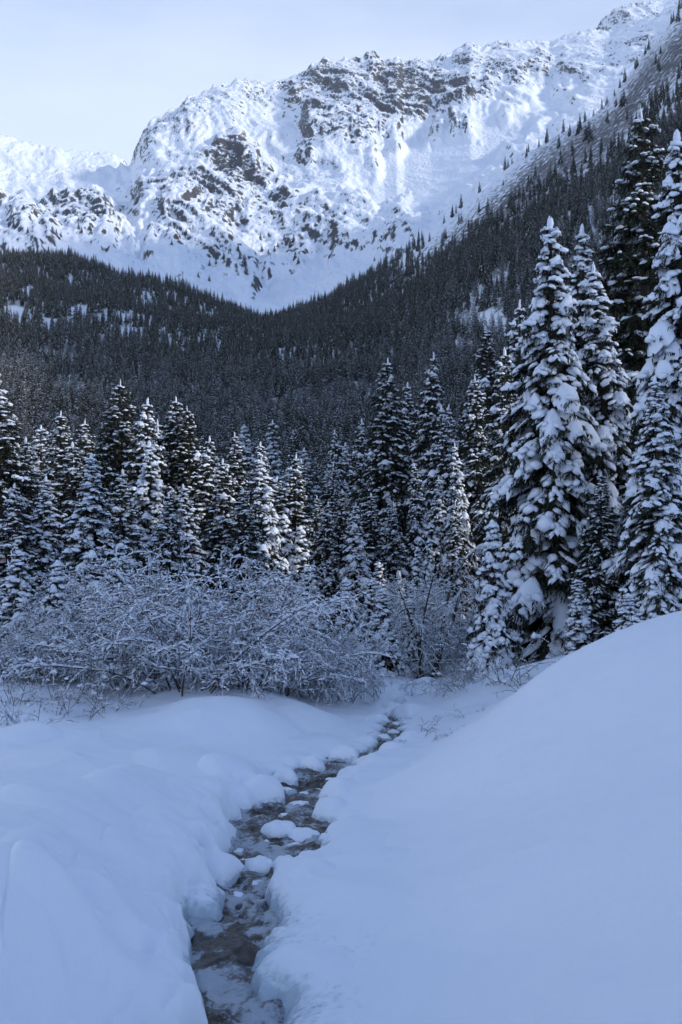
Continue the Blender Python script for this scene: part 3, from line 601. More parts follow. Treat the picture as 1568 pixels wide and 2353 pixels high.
# ---------------------------------------------------------------- near spruces, one by one
TREES = [  # frame x, depth m, frame y of the tip, builds, index, width, label
    (1275, 29, 490, HEAVY, 0, 1.0, 'tall spruce at right with the thickest snow pads on its left side'),
    (1342, 33, 512, HEAVY, 1, .9, 'snowy spruce just behind and right of the most heavily padded one'),
    (1408, 30, 590, HEAVY, 2, 1.0, 'snow laden spruce third from left in the right-hand cluster, blunt white tip'),
    (1497, 33, 245, DARK, 0, 1.0, 'tallest dark spruce rising at upper right with little snow'),
    (1522, 22, 855, HEAVY, 1, 1.15, 'shorter spruce draped in thick snow above the right bank'),
    (1590, 26, 285, HEAVY, 0, .95, 'big snowy spruce cut off by the right frame edge'),
    (1128, 26, 1192, SMALL, 0, 1.0, 'small spruce smothered in snow with a bent white tip beside dark trees'),
    (1446, 20.5, 1362, SMALL, 0, 1.9, 'low spruce sapling buried as a snow cone behind the right bank'),
    (1110, 44, 852, DARK, 1, .85, 'narrow spruce with a round white snow cap on its tip'),
    (1168, 40, 795, MEDIUM, 0, .9, 'slender spruce directly left of the heavily padded right-hand spruce'),
    (1195, 56, 690, MEDIUM, 1, .9, 'tall thin spruce peeking out behind the left edge of the right cluster'),
    (1126, 66, 742, DARK, 0, .85, 'dark spruce top standing above the snow capped narrow spruce'),
    (1078, 58, 870, MEDIUM, 2, .8, 'frosted spruce left of the narrow snow capped spruce'),
    (1000, 70, 806, MEDIUM, 1, .9, 'tall frosted spruce right of centre with a sharply pointed tip'),
    (1032, 54, 925, MEDIUM, 0, .85, 'white dusted spruce below and right of the sharp pointed central spruce'),
    (962, 50, 1060, MEDIUM, 1, .9, 'snow covered spruce standing over the far bend of the stream'),
    (1062, 42, 1010, HEAVY, 2, .8, 'bushy snow covered spruce in front of the frosted central group'),
    (886, 72, 818, DARK, 1, 1.0, 'tallest spruce in the picture centre, broad with dark lower branches'),
    (935, 88, 875, MEDIUM, 2, .9, 'dark spruce between the two tallest central spruces'),
    (832, 84, 958, MEDIUM, 0, .9, 'frosted spruce left of the tallest central spruce'),
    (775, 90, 985, MEDIUM, 1, .9, 'slim frosted spruce second to the left of the tallest central spruce'),
    (8, 38, 880, MEDIUM, 2, 1.1, 'snowy spruce at the left frame edge'),
    (66, 40, 1000, MEDIUM, 0, 1.0, 'spruce with drooping snow second from the left frame edge'),
    (140, 42, 938, DARK, 1, .95, 'dark spruce with snow tufts third from the left frame edge'),
    (250, 44, 868, DARK, 0, .95, 'tallest dark spruce of the left group'),
    (312, 43, 912, MEDIUM, 1, .9, 'spruce with bright snow clumps right of the tallest left spruce'),
    (386, 46, 905, DARK, 1, .9, 'dark spruce standing left of its close twin in the left group'),
    (432, 46, 930, DARK, 0, .85, 'dark spruce standing right of its close twin in the left group'),
    (205, 30, 1035, HEAVY, 1, 1.15, 'nearest wide spruce at left with one large bright snow hood'),
    (385, 33, 1130, MEDIUM, 2, 1.0, 'low snowy spruce below the twin dark spruces'),
    (505, 41, 1050, MEDIUM, 0, .95, 'cone shaped snowy spruce left of the sunlit group'),
    (540, 48, 985, DARK, 1, .85, 'thin dark spruce behind the cone shaped snowy one'),
    (610, 40, 1048, HEAVY, 2, .95, 'sunlit spruce with broad snowy skirts above the shrubs'),
    (675, 44, 1040, MEDIUM, 1, .9, 'sunlit slim spruce right of the one with broad snowy skirts'),
    (722, 48, 1135, DARK, 1, .8, 'sparse brownish dark spruce left of the pale sunlit one'),
    (655, 41, 1180, SMALL, 1, .9, 'thin young spruce at the foot of the sunlit slim spruce'),
    (703, 40.5, 1205, SMALL, 1, .8, 'young spruce with stacked snow tufts above the thicket'),
    (765, 62, 1058, MEDIUM, 2, .9, 'frosted spruce behind the sparse dark one'),
    (816, 41.5, 1150, HEAVY, 2, .95, 'pale sunlit spruce hung with snow beside the stream thicket'),
    (872, 39.5, 1290, SMALL, 1, .9, 'narrow snow draped young spruce right of the pale sunlit spruce'),
    (918, 40, 1310, SMALL, 0, .8, 'squat snow capped young spruce at the far bend of the stream'),
    (948, 32, 1345, SMALL, 1, .8, 'leaning young spruce behind the squat snow capped one'),
    (958, 36, 1255, SMALL, 1, .8, 'spiky young spruce left of the forked snowy tree'),
    (992, 37, 1235, SMALL, 1, .7, 'spindly young spruce behind the forked snowy tree'),
    (1052, 38, 1150, MEDIUM, 1, .9, 'snow covered spruce left of the small smothered spruce'),
    (1240, 34, 1120, DARK, 0, 1.1, 'shadowy spruce filling the gap under the heavily padded spruce'),
    (1330, 25, 1330, SMALL, 1, 1.5, 'dark low spruce with frosted lower boughs behind the right bank'),
    (1380, 27, 1080, DARK, 1, 1.1, 'dark spruce with bare shaded lower trunk behind the right bank'),
    (1462, 28, 1010, MEDIUM, 0, 1.0, 'snowy spruce between the blunt tipped spruce and the draped shorter one'),
]
for px_, dep_, ty_, pr_, i_, wd_, lab_ in [
    (35, 33, 1105, MEDIUM, 1, 1.2, 'low bushy snowy spruce at the far left behind the thicket'), (105, 34, 1090, HEAVY, 1, 1.1, 'snow hung spruce below the dark third spruce from left'),
    (160, 37, 1010, MEDIUM, 2, 1.1, 'snowy spruce left of the nearest wide spruce'), (275, 34, 1075, MEDIUM, 0, 1.15, 'snow clumped spruce right of the nearest wide left spruce'),
    (345, 36, 1010, HEAVY, 0, 1.0, 'white spruce in front of the dark twins, its tip below theirs'), (440, 35, 1110, HEAVY, 1, 1.1, 'stout white spruce low in front of the right-hand dark twin'),
    (468, 43, 1000, MEDIUM, 1, 1.0, 'snowy spruce filling the gap right of the dark twins'), (560, 36, 1120, MEDIUM, 2, 1.1, 'snow dusted spruce between the cone shaped and the broad skirted ones'),
    (640, 42, 1090, MEDIUM, 0, 1.0, 'sunlit spruce tucked behind the broad skirted one'), (750, 42.5, 1150, MEDIUM, 1, 1.0, 'snowy spruce close left of the pale sunlit spruce'),
    (780, 52, 1120, DARK, 1, 1.0, 'shaded spruce behind the pale sunlit spruce'), (855, 50, 1130, MEDIUM, 2, 1.0, 'snowy spruce in the gap right of the pale sunlit spruce'),
    (905, 46, 1150, MEDIUM, 0, 1.0, 'snowy spruce below the tallest central spruce'), (1010, 44, 1090, HEAVY, 1, .95, 'snow heaped spruce above the forked tree'),
    (595, 52, 1010, MEDIUM, 1, 1.0, 'slim spruce tip above and behind the broad skirted spruce'), (690, 56, 1050, MEDIUM, 2, 1.0, 'frosted spruce behind the sunlit slim one'),
    (20, 50, 985, DARK, 0, 1.0, 'dark spruce behind the left frame edge spruce'), (195, 52, 960, DARK, 1, 1.0, 'dark spruce behind the gap left of the tallest left spruce'), (360, 55, 980, MEDIUM, 0, 1.0, 'frosted spruce behind the white spruce before the twins'),
    (884, 28.2, 1350, SMALL, 1, 1.0, 'snow draped young spruce just left of the stream bend'), (938, 29.2, 1375, SMALL, 0, .95, 'stubby snow laden young spruce right behind the stream bend'), (848, 30, 1330, SMALL, 1, .9, 'young spruce rising behind the shrubs left of the stream bend'),
    (708, 27.5, 1300, SMALL, 1, 1.0, 'young spruce poking out of the thicket under the stacked tufts'), (128, 23.6, 1285, SMALL, 0, .9, 'snow laden young spruce among the left shrubs'), (38, 24.2, 1262, SMALL, 1, 1.0, 'young spruce amid shrubs by the left frame edge'), (795, 27.0, 1325, SMALL, 0, .8, 'snow wrapped sapling spruce above the stream edge shrub'), (262, 24.5, 1245, SMALL, 1, 1.0, 'young spruce rising from the shrubs left of the arching one')]:
    TREES.append((px_, dep_, ty_, pr_, i_, wd_, lab_))
BIG = []
for px, dep, ty, pr, i, wd, lab in TREES:
    if px < 900 and dep < 60: wd *= 1.22
    x = float(ray(px, 1400)[0]) * dep; z0 = float(ground_z(np.array([x]), np.array([dep]))[0]) - .25
    h = float(ray(px, ty)[1]) * dep - z0
    place_tree(pr[i], x, dep, h * .975, SMALL_H if pr is SMALL else HERO_H, lab, 'spruces standing near the stream', wid=wd, z=z0).rotation_euler.rotate_axis('X', random.gauss(0, .022))
    BIG.append((x, dep))

# ---------------------------------------------------------------- the forest behind: nearest ones singly, the rest as one mass
g = np.random.default_rng(99)
pts = []
sp = 3.7
for ix in range(-100, 112):
    for iy in range(10, 226):
        pts.append((ix * sp, iy * sp))
pts = np.array(pts, float); pts += g.uniform(-.48, .48, pts.shape) * sp
r = np.hypot(pts[:, 0], pts[:, 1]); az = np.arctan2(pts[:, 0], pts[:, 1])
ok = (r > 47) & (r < 830) & (az > R(-20.5)) & (az < R(21.5)); pts = pts[ok]
pz = ground_z(pts[:, 0], pts[:, 1]); px, py = project(pts[:, 0], pts[:, 1], pz); r = np.hypot(pts[:, 0], pts[:, 1])
sil = np.interp(px, SIL_X, SIL_Y)
dens = np.ones(len(pts))
hi = (px > 800) & (r > 200)
mgn = np.interp(px, [780, 1000, 1200, 1568], [-60, 30, 110, 170])
dens = np.where(hi, sstep(-45, 75, py - sil - mgn) * .97 + .03, dens)
nz_ = fbm(pts[:, 0] / 60, pts[:, 1] / 60, 3)
dens *= np.where(hi & (py < sil + 260) & (px > 950), sstep(-.55, .05, nz_ + (py - sil) / 600), 1)
dens *= np.where(px < 520, 1 - .88 * sstep(.08, .36, fbm(pts[:, 0] / 34 + 5, pts[:, 1] / 34, 3)) * sstep(250, 420, r), 1)
for cx, cy, rx, ry in ((60, 672, 22, 10), (180, 715, 26, 16), (232, 725, 18, 18), (335, 690, 12, 18), (480, 732, 32, 14), (60, 830, 24, 10), (150, 838, 28, 10), (100, 765, 14, 12), (300, 765, 30, 16), (30, 720, 20, 16), (240, 775, 16, 10), (520, 760, 10, 8), (1112, 745, 55, 28), (1060, 800, 26, 18), (1035, 605, 8, 9), (930, 690, 8, 6)):
    dens *= np.where(((px - cx) / rx) ** 2 + ((py - cy) / ry) ** 2 < 1.0 + .5 * nz_, .04, 1)
for bx, by in BIG: dens *= np.where(np.hypot(pts[:, 0] - bx, pts[:, 1] - by) < 3.0, 0, 1)
xl_, xr_ = edges(pts[:, 1]); dens *= np.where((np.abs(pts[:, 0] - (xl_ + xr_) / 2) < 3.0) & (r < 90), 0, 1)
keep = g.uniform(size=len(pts)) < dens
pts, pz, r, px, py = pts[keep], pz[keep], r[keep], px[keep], py[keep]
hh = (8.2 + 2.6 * np.clip(g.normal(size=len(pts)) * .6 + 1.2 * fbm(pts[:, 0] / 25, pts[:, 1] / 25, 2), -1.2, 1.6)) * 1.12 * np.where(px > 1000, 1.05, 1)
order = np.argsort(r); inview = [i for i in order if -40 < px[i] < 1610]
single = inview[:205]
ss = set(single)
ZL = {0: 'slender spruce in the dense frosted stand behind the near left trees', 1: 'slender spruce in the dense frosted stand behind the stream bend', 2: 'slender spruce in the dense dark stand behind the right-hand cluster'}
for n_, i in enumerate(single):
    zone = 0 if px[i] < 720 else (1 if px[i] < 1080 else 2)
    place_tree(MID[n_ % 4] if r[i] > 62 else MEDIUM[n_ % 3], pts[i, 0], pts[i, 1], hh[i], MID_H if r[i] > 62 else HERO_H, ZL[zone], 'spruces in the dense stand', z=pz[i] - .3, wid=g.uniform(.75, 1.3)).rotation_euler.rotate_axis('X', g.normal() * .025)

def far_spruce(seed, snow):
    g = np.random.default_rng(seed); fol, sn = Buf(), Buf(); Hh = 1.0
    ga = 0
    for i in range(58):
        t = .06 + .93 * (i / 58) ** .9; ga += 2.4 + g.normal() * .3
        Lb = .205 * ((1 - t) ** .9 * .95 + .05) * g.uniform(.65, 1.2); h = np.array([math.cos(ga), math.sin(ga), 0]); sd = np.array([-h[1], h[0], 0])
        c = np.array([0, 0, t]); m = c + h * Lb * .6 + UP * Lb * .05; e = c + h * Lb - UP * Lb * g.uniform(.35, .75); w = Lb * .42
        a, b_ = m + sd * w - UP * w * .7, m - sd * w - UP * w * .7
        fol.add([c + UP * .01, a, e, b_, m + UP * .004], [(0, 1, 4), (1, 2, 4), (2, 3, 4), (3, 0, 4)])
        lo = m - UP * Lb * .45; fol.add([m, e, lo, a, b_], [(0, 1, 2), (3, 2, 0), (4, 2, 0)])
        if g.uniform() < snow:
            u = UP * .007; k0 = g.uniform(.1, .5); k1 = g.uniform(.6, 1.0); ws = sd * w * g.uniform(.14, .3); q = sd * w * g.uniform(-.45, .45) - UP * .004
            p0, p1 = m + (e - m) * (k0 - .3) + u + q, m + (e - m) * k1 + u + q; pm = (p0 + p1) / 2
            sn.add([p0, pm + ws, p1, pm - ws, pm + u * .8], [(0, 1, 4), (1, 2, 4), (2, 3, 4), (3, 0, 4)])
    V = np.concatenate(fol.v + sn.v); nf = sum(len(f) for f in fol.f)
    F = np.concatenate(fol.f + [f + fol.n for f in sn.f])
    me = mesh_np('far_spruce', V, F, 3, M_NEEDLE, False); me.materials.append(M_SNOW)
    mi = np.zeros(len(F), np.int32); mi[nf:] = 1
    if len(me.polygons) == len(F): me.polygons.foreach_set('material_index', mi)
    return me
def merged(protos, h):                                     # crown and snow of a mid-distance build as one mesh of unit height
    vs, fs, mi, n = [], [], [], 0
    for k, me_ in ((0, protos[1]), (1, protos[2])):
        v = np.zeros(len(me_.vertices) * 3, np.float32); me_.vertices.foreach_get('co', v); f = np.zeros(len(me_.loops), np.int32); me_.loops.foreach_get('vertex_index', f)
        vs.append(v.reshape(-1, 3) / h); fs.append(f.reshape(-1, 3) + n); mi.append(np.full(len(f) // 3, k, np.int32)); n += len(v) // 3
    me_ = mesh_np('mid_spruce', np.concatenate(vs), np.concatenate(fs), 3, M_NEEDLE, False); me_.materials.append(M_SNOW)
    if len(me_.polygons) == sum(map(len, mi)): me_.polygons.foreach_set('material_index', np.concatenate(mi))
    return me_
DUSTED = [spruce('u', 70 + i, MID_H, w, l, lod='mid', padp=.12, bare=.04) for i, (w, l) in enumerate(((.28, .0), (.25, .12), (.31, -.08)))]
fcol = bpy.data.collections.new('forest_kinds')
for i in range(6):
    fcol.objects.link(bpy.data.objects.new('a_far_spruce', merged(DUSTED[i], MID_H) if i < 3 else far_spruce(200 + i, (0, 0, 0, .85, .6, .75)[i])))
rest = [i for i in range(len(pts)) if i not in ss]
fp = np.stack([pts[rest, 0], pts[rest, 1], pz[rest] - .3], 1)
me = bpy.data.meshes.new('forest'); me.vertices.add(len(fp)); me.vertices.foreach_set('co', fp.astype(np.float32).ravel())
for nm, v in (('h', hh[rest]), ('w', hh[rest] * g.uniform(.8, 1.15, len(rest))), ('rot', g.uniform(0, 6.28, len(rest))), ('pick', g.integers(0, 3, len(rest)).astype(float) + np.where(g.uniform(size=len(rest)) < sstep(330, 620, r[rest]), 3, 0))):
    a = me.attributes.new(nm, 'FLOAT', 'POINT'); a.data.foreach_set('value', v.astype(np.float32))
fo = link('spruce_forest', me, None, 'dense dark spruce forest covering the valley and both hillsides', 'forest', kind='stuff')
ng = bpy.data.node_groups.new('forest', 'GeometryNodeTree')
ng.interface.new_socket('Geometry', in_out='INPUT', socket_type='NodeSocketGeometry'); ng.interface.new_socket('Geometry', in_out='OUTPUT', socket_type='NodeSocketGeometry')
gi, go = ng.nodes.new('NodeGroupInput'), ng.nodes.new('NodeGroupOutput')
ci = ng.nodes.new('GeometryNodeCollectionInfo'); ci.inputs['Collection'].default_value = fcol; ci.inputs['Separate Children'].default_value = True; ci.inputs['Reset Children'].default_value = True
ip = ng.nodes.new('GeometryNodeInstanceOnPoints'); ip.inputs['Pick Instance'].default_value = True
def nat(nm):
    n = ng.nodes.new('GeometryNodeInputNamedAttribute'); n.data_type = 'FLOAT'; n.inputs['Name'].default_value = nm; return n.outputs['Attribute']
cs = ng.nodes.new('ShaderNodeCombineXYZ'); cr_ = ng.nodes.new('ShaderNodeCombineXYZ'); m2p = ng.nodes.new('GeometryNodeMeshToPoints')
W_, H_ = nat('w'), nat('h')
ng.links.new(W_, cs.inputs[0]); ng.links.new(W_, cs.inputs[1]); ng.links.new(H_, cs.inputs[2]); ng.links.new(nat('rot'), cr_.inputs[2])
ng.links.new(gi.outputs[0], m2p.inputs['Mesh']); ng.links.new(m2p.outputs[0], ip.inputs['Points']); ng.links.new(ci.outputs[0], ip.inputs['Instance'])
ng.links.new(cs.outputs[0], ip.inputs['Scale']); ng.links.new(cr_.outputs[0], ip.inputs['Rotation']); ng.links.new(nat('pick'), ip.inputs['Instance Index'])
ng.links.new(ip.outputs[0], go.inputs[0])
fo.modifiers.new('forest', 'NODES').node_group = ng

# ---------------------------------------------------------------- shrubs
def curve(p, d, l, n, bend, g, wob=.12):
    P = [p]; d = nrm(d)
    for i in range(n):
        d = nrm(d + bend / n + g.normal(size=3) * wob / math.sqrt(n)); P.append(P[-1] + d * l / n)
    return np.array(P)
def shrub(seed, H, stems, nbr, ntw, spread, droop, snow=1.0, thick=1.0, stemr=.018):
    g = np.random.default_rng(seed); tw, sn = Buf(), Buf()
    segA, segB, segR, lump, lumpR = [], [], [], [], []
    def lay(P, r0, r1, sr):
        if sr > .0: segA.append(P[:-1]); segB.append(P[1:]); segR.append(np.full(len(P) - 1, sr))
        tube(tw, P, np.linspace(r0, r1, len(P)), 3, False)
    for i in range(stems):
        a = g.uniform(0, 6.28); q = g.uniform(.15, 1) ** .7 * spread; hh_ = H * g.uniform(.7, 1.05)
        base = np.array([math.cos(a), math.sin(a), 0]) * g.uniform(0, .16) * H + UP * -.15
        P = curve(base, np.array([math.cos(a) * q, math.sin(a) * q, 1]), hh_ * (1.05 + .3 * q), 9, np.array([math.cos(a) * q, math.sin(a) * q, -droop * (.4 + q)]), g, .25)
        lay(P, stemr * thick, stemr * .25 * thick, .030 * snow)
        for k in range(nbr):
            s_ = .18 + .8 * (k + g.uniform()) / nbr; j = s_ * 9; b0 = int(min(j, 8)); p = P[b0] + (P[b0 + 1] - P[b0]) * (j - b0)
            d0 = nrm(P[b0 + 1] - P[b0]); d = d0 * .7 + nrm(g.normal(size=3)) * .75 + UP * .15
            lb = H * .34 * (1.15 - .6 * s_) * g.uniform(.6, 1.3)
            Q = curve(p, d, lb, 5, np.array([0, 0, -droop * 1.1]), g, .5)
            lay(Q, .007 * thick, .003 * thick, .020 * snow)
            for m in range(ntw):
                t_ = .2 + .8 * g.uniform(); j2 = t_ * 5; c0 = int(min(j2, 4)); p2 = Q[c0] + (Q[c0 + 1] - Q[c0]) * (j2 - c0)
                d2 = nrm(Q[c0 + 1] - Q[c0]) * .6 + nrm(g.normal(size=3)) * .8
                lay(curve(p2, d2, lb * .42 * g.uniform(.5, 1.2), 3, np.array([0, 0, -droop * .9]), g, .6), .0042 * thick, .002 * thick, .015 * snow * (g.uniform() < .85))
            if g.uniform() < .8 * snow: lump.append(p + UP * .01); lumpR.append(g.uniform(.02, .07))
    if segA:
        A_, B_, R_ = np.concatenate(segA), np.concatenate(segB), np.concatenate(segR)
        d = B_ - A_; flat = 1 - np.abs(nrm(d)[:, 2]) * .75; keep = g.uniform(size=len(A_)) < .35 + .65 * flat
        A_, d, R_, flat = A_[keep], d[keep], R_[keep], flat[keep]
        S = nrm(np.cross(d, UP + 1e-3)); U = nrm(np.cross(S, d)); rr_ = R_ * (.35 + .8 * flat) * g.uniform(.6, 1.6, len(A_))
        tv = np.array([(-.1, 0, .0), (.25, -1, .3), (.25, 1, .3), (.3, 0, 1.5), (.75, -1, .3), (.75, 1, .3), (.7, 0, 1.5), (1.1, 0, 0)], float)
        tf = np.array([(0, 3, 1), (0, 2, 3), (0, 1, 2), (1, 3, 6), (1, 6, 4), (3, 2, 5), (3, 5, 6), (2, 1, 4), (2, 4, 5), (7, 4, 6), (7, 6, 5), (7, 5, 4)])
        sn.stamp(tv, tf, A_, d, S * rr_[:, None], (U * .6 + UP * .4) * rr_[:, None])
    if lump:
        O = np.array(lump); rr_ = np.array(lumpR)[:, None]; tv, tf = ROLL['mid'][0]; n = len(O); X = nrm(np.stack([g.normal(size=n), g.normal(size=n), np.zeros(n)], 1)); Y = np.cross(X, UP)
        sn.stamp(tv, tf, O - X * rr_ * 1.2, X * rr_ * 2.4, Y * rr_ * 1.1, UP[None] * rr_)
    out = [('branches', tw.mesh('branches', M_TWIG))]
    if sn.n: out.append(('snow', sn.mesh('snow', M_SNOW)))
    return out
def place_shrub(pr, px, py, dep, h, ph, label, group, name='snowy_shrub', wid=1.0, rot=None, tilt=None, cat='shrub'):
    x = float(ray(px, py)[0]) * dep; z = float(ground_z(np.array([x]), np.array([dep]))[0]) - .05
    s_ = h / ph
    e = link(name, None, None, label, cat, group, loc=(x, dep, z), rotz=random.uniform(0, 6.28) if rot is None else rot, scale=(s_ * wid, s_ * wid, s_)); e.empty_display_size = .2
    if tilt: e.rotation_euler = (tilt[0], tilt[1], e.rotation_euler[2])
    for nm, me in pr: link(nm, me, e, kind='stuff' if nm == 'snow' else None)
    return e
SH_H = 2.6
SHR = [shrub(301, SH_H, 15, 13, 9, .75, .6), shrub(302, SH_H, 13, 13, 9, .6, .4), shrub(303, SH_H, 14, 13, 9, .9, 1.0), shrub(304, SH_H, 12, 13, 9, .45, .25)]
SPARSE = [shrub(311, 1.0, 6, 5, 3, .9, .3, snow=.35, thick=.9, stemr=.008), shrub(312, 1.0, 7, 5, 2, 1.1, .5, snow=.15, thick=.9, stemr=.008)]
BROWN = shrub(321, 1.3, 26, 9, 5, 1.3, .35, snow=.25, thick=.8, stemr=.009)
G1 = 'snow covered shrubs of the stream thicket'
SHRUBS = [  # frame x, depth, height m, build, width, label
    (430, 20.6, 2.8, 0, 1.05, 'large arching snow covered shrub with dark stems on the bank mound'),
    (290, 21.2, 1.9, 1, 1.0, 'snowy shrub left of the large arching one'),
    (545, 21.5, 2.6, 2, 1.1, 'snowy shrub right of the large arching one bending over the bank crest'),
    (640, 22.0, 2.1, 2, 1.0, 'drooping snowy shrub whose fringe hangs over the bank slope'),
    (730, 22.6, 1.55, 2, .85, 'bowed snowy shrub low on the slope left of the stream'),
    (790, 22.8, 1.9, 0, .6, 'dense rounded snowy shrub right at the stream edge'),
    (830, 24.3, 1.1, 2, .5, 'small snowy shrub overhanging the stream below the young spruces'),
    (180, 22.5, 1.5, 3, 1.0, 'upright snowy shrub behind the dry stems at left'),
    (70, 22.0, 1.5, 1, 1.0, 'snowy shrub near the left frame edge'),
    (-20, 22.5, 2.3, 0, 1.0, 'snowy shrub cut by the left frame edge'),
    (360, 24.0, 3.0, 3, 1.0, 'tall upright snowy shrub behind the large arching one'),
    (500, 24.5, 2.9, 1, 1.0, 'tall snowy shrub rising behind the bank mound'),
    (585, 25.0, 2.8, 3, 1.0, 'frosted shrub under the sunlit broad skirted spruce'),
    (690, 25.5, 1.5, 1, 1.0, 'frosted shrub below the young spruce with stacked tufts'),
    (760, 26.5, 1.4, 3, 1.0, 'frosted shrub at the foot of the pale sunlit spruce'),
    (225, 24.5, 2.0, 0, 1.0, 'snow loaded shrub at the foot of the nearest wide left spruce'),
    (120, 25.0, 1.8, 3, 1.0, 'tall snow loaded shrub under the dark left spruces'),
    (20, 25.5, 2.7, 1, 1.1, 'tall shrub with curved dark stems in the far left thicket'),
    (300, 28, 2.0, 1, 1.0, 'snowy shrub top between the left spruces and the thicket'),
    (440, 29, 2.2, 0, 1.0, 'snowy shrub standing under the twin dark spruces'),
    (555, 30, 1.7, 3, 1.0, 'snowy shrub between the cone shaped spruce and the sunlit spruce'),
    (1035, 31, 3.0, 1, 1.0, 'frosted shrub behind the forked snowy tree'), (1075, 29, 2.0, 2, 1.0, 'low frosted shrub between the forked tree and the small smothered spruce'),
    (990, 33, 2.8, 0, .9, 'frosted shrub behind the stream bend'), (895, 36, 2.0, 3, 1.0, 'frosted shrub behind the squat young spruce'),
]
for px, dep, h, i, wd, lab in SHRUBS: place_shrub(SHR[i], px, 1500, dep, h, SH_H, lab, G1, wid=wd)
G2 = 'dry stems poking through the snow at left'
for n_, (px, dep, h, wd, lab) in enumerate([(20, 16.8, .75, .9, 'dry stems in the snow at the left frame edge'), (70, 17.6, .85, 1.1, 'leaning dry stems beside the round snow hump'), (120, 18.2, .9, 1.0, 'thin dry stems just right of the round snow hump'), (190, 18.4, .8, 1.1, 'bent dry stems in the middle of the left snow flat'),
        (250, 18.8, .7, 1.2, 'low dry stems left of the large arching shrub'), (300, 19.3, .55, 1.3, 'short spread dry stems at the foot of the large arching shrub'), (40, 19.3, 1.1, .9, 'frosted stems behind the leaning ones near the left edge'), (150, 19.6, 1.1, .9, 'tall frosted stems before the upright snowy shrub'), (215, 19.9, 1.15, .9, 'tall frosted stems left of the snowy shrub on the flat')]):
    place_shrub(SPARSE[n_ % 2], px, 1620, dep, h, 1.0, lab, G2, 'dry_stems', wd, cat='plant')
place_shrub(BROWN, 1065, 1600, 23.0, .95, 1.3, 'low bare brown bush spreading at the foot of the right bank', None, 'bare_bush', 1.15)
place_shrub(SPARSE[0], 1165, 1560, 22.5, 1.3, 1.0, 'snow tipped twiggy bush right of the bare brown bush', None, 'bare_bush', 1.1)
place_shrub(SPARSE[1], 1210, 1540, 21.5, 1.1, 1.0, 'twiggy bush half hidden by the crest of the right bank', None, 'bare_bush', 1.2)
place_shrub(SPARSE[1], 965, 1690, 18.6, .42, 1.0, 'sprawling bare twig on the snow right of the stream', None, 'bare_twig', 2.0, cat='twig')
place_shrub(SPARSE[0], 1000, 1715, 17.2, .30, 1.0, 'lowest bare twig arching over the snow right of the stream', None, 'bare_twig', 2.4, cat='twig')
place_shrub(SPARSE[1], 1085, 1650, 19.5, .30, 1.0, 'little bare twig by the snow bank crest', None, 'bare_twig', 2.0, cat='twig')
place_shrub(SPARSE[1], 1490, 1400, 19.0, 1.6, 1.0, 'thin bare sapling sticking up before the draped right spruce', None, 'bare_sapling', .55, cat='sapling')

# forked snowy broadleaf tree by the stream bend
def forked_tree(seed):
    g = np.random.default_rng(seed); tw, tk, sn = Buf(), Buf(), Buf(); A_, B_, R_ = [], [], []
    def lay(buf, P, r0, r1, sr, k=4):
        tube(buf, P, np.linspace(r0, r1, len(P)), k, False); A_.append(P[:-1]); B_.append(P[1:]); R_.append(np.full(len(P) - 1, sr))
    stems = [((-.1, 0, -.2), (-.12, .1, 1), 3.0, .09), ((0, 0, -.2), (.12, 0, 1), 3.9, .10), ((.05, .1, -.2), (.28, .1, 1), 4.6, .08), ((-.05, .1, -.2), (-.3, -.1, 1), 3.6, .06)]
    for b0, d0, l0, r0 in stems:
        P = curve(np.array(b0), np.array(d0), l0, 10, np.array([0, 0, .1]), g, .3); lay(tk, P, r0, r0 * .3, r0 * .75, 7)
        for k in range(13):
            s_ = .12 + .86 * (k + g.uniform()) / 13; j = s_ * 10; c = int(min(j, 9)); p = P[c] + (P[c + 1] - P[c]) * (j - c); a = g.uniform(0, 6.28)
            Q = curve(p, np.array([math.cos(a), math.sin(a) * .7, g.uniform(-.1, .5)]), g.uniform(.6, 1.7) * (1.2 - .6 * s_), 6, np.array([0, 0, -.9]), g, .45); lay(tw, Q, .018, .006, .032)
            for m in range(8):
                j2 = g.uniform(.2, 1) * 6; c2 = int(min(j2, 5)); p2 = Q[c2] + (Q[c2 + 1] - Q[c2]) * (j2 - c2)
                lay(tw, curve(p2, nrm(Q[c2 + 1] - Q[c2]) * .6 + nrm(g.normal(size=3)) * .7, g.uniform(.2, .6), 4, np.array([0, 0, -.7]), g, .4), .006, .003, .02, 3)
    A, B, Rr = np.concatenate(A_), np.concatenate(B_), np.concatenate(R_); d = B - A; flat = 1 - np.abs(nrm(d)[:, 2]) * .7
    S = nrm(np.cross(d, UP + 1e-3)); U = nrm(np.cross(S, d)); rr_ = Rr * (.3 + .9 * flat) * g.uniform(.6, 1.4, len(A)); tv, tf = ROLL['mid'][1]
    sn.stamp(tv, tf, A - d * .1, d * 1.2, S * rr_[:, None], (U * .6 + UP * .4) * rr_[:, None])
    return [('trunk', tk.mesh('trunk', M_BARK)), ('branches', tw.mesh('branches', M_TWIG)), ('snow', sn.mesh('snow', M_SNOW))]
place_shrub(forked_tree(5), 985, 1580, 28.5, 4.6, 4.6, 'forked leafless tree loaded with snow at the stream bend', None, 'forked_tree', .8, rot=.3, cat='tree')

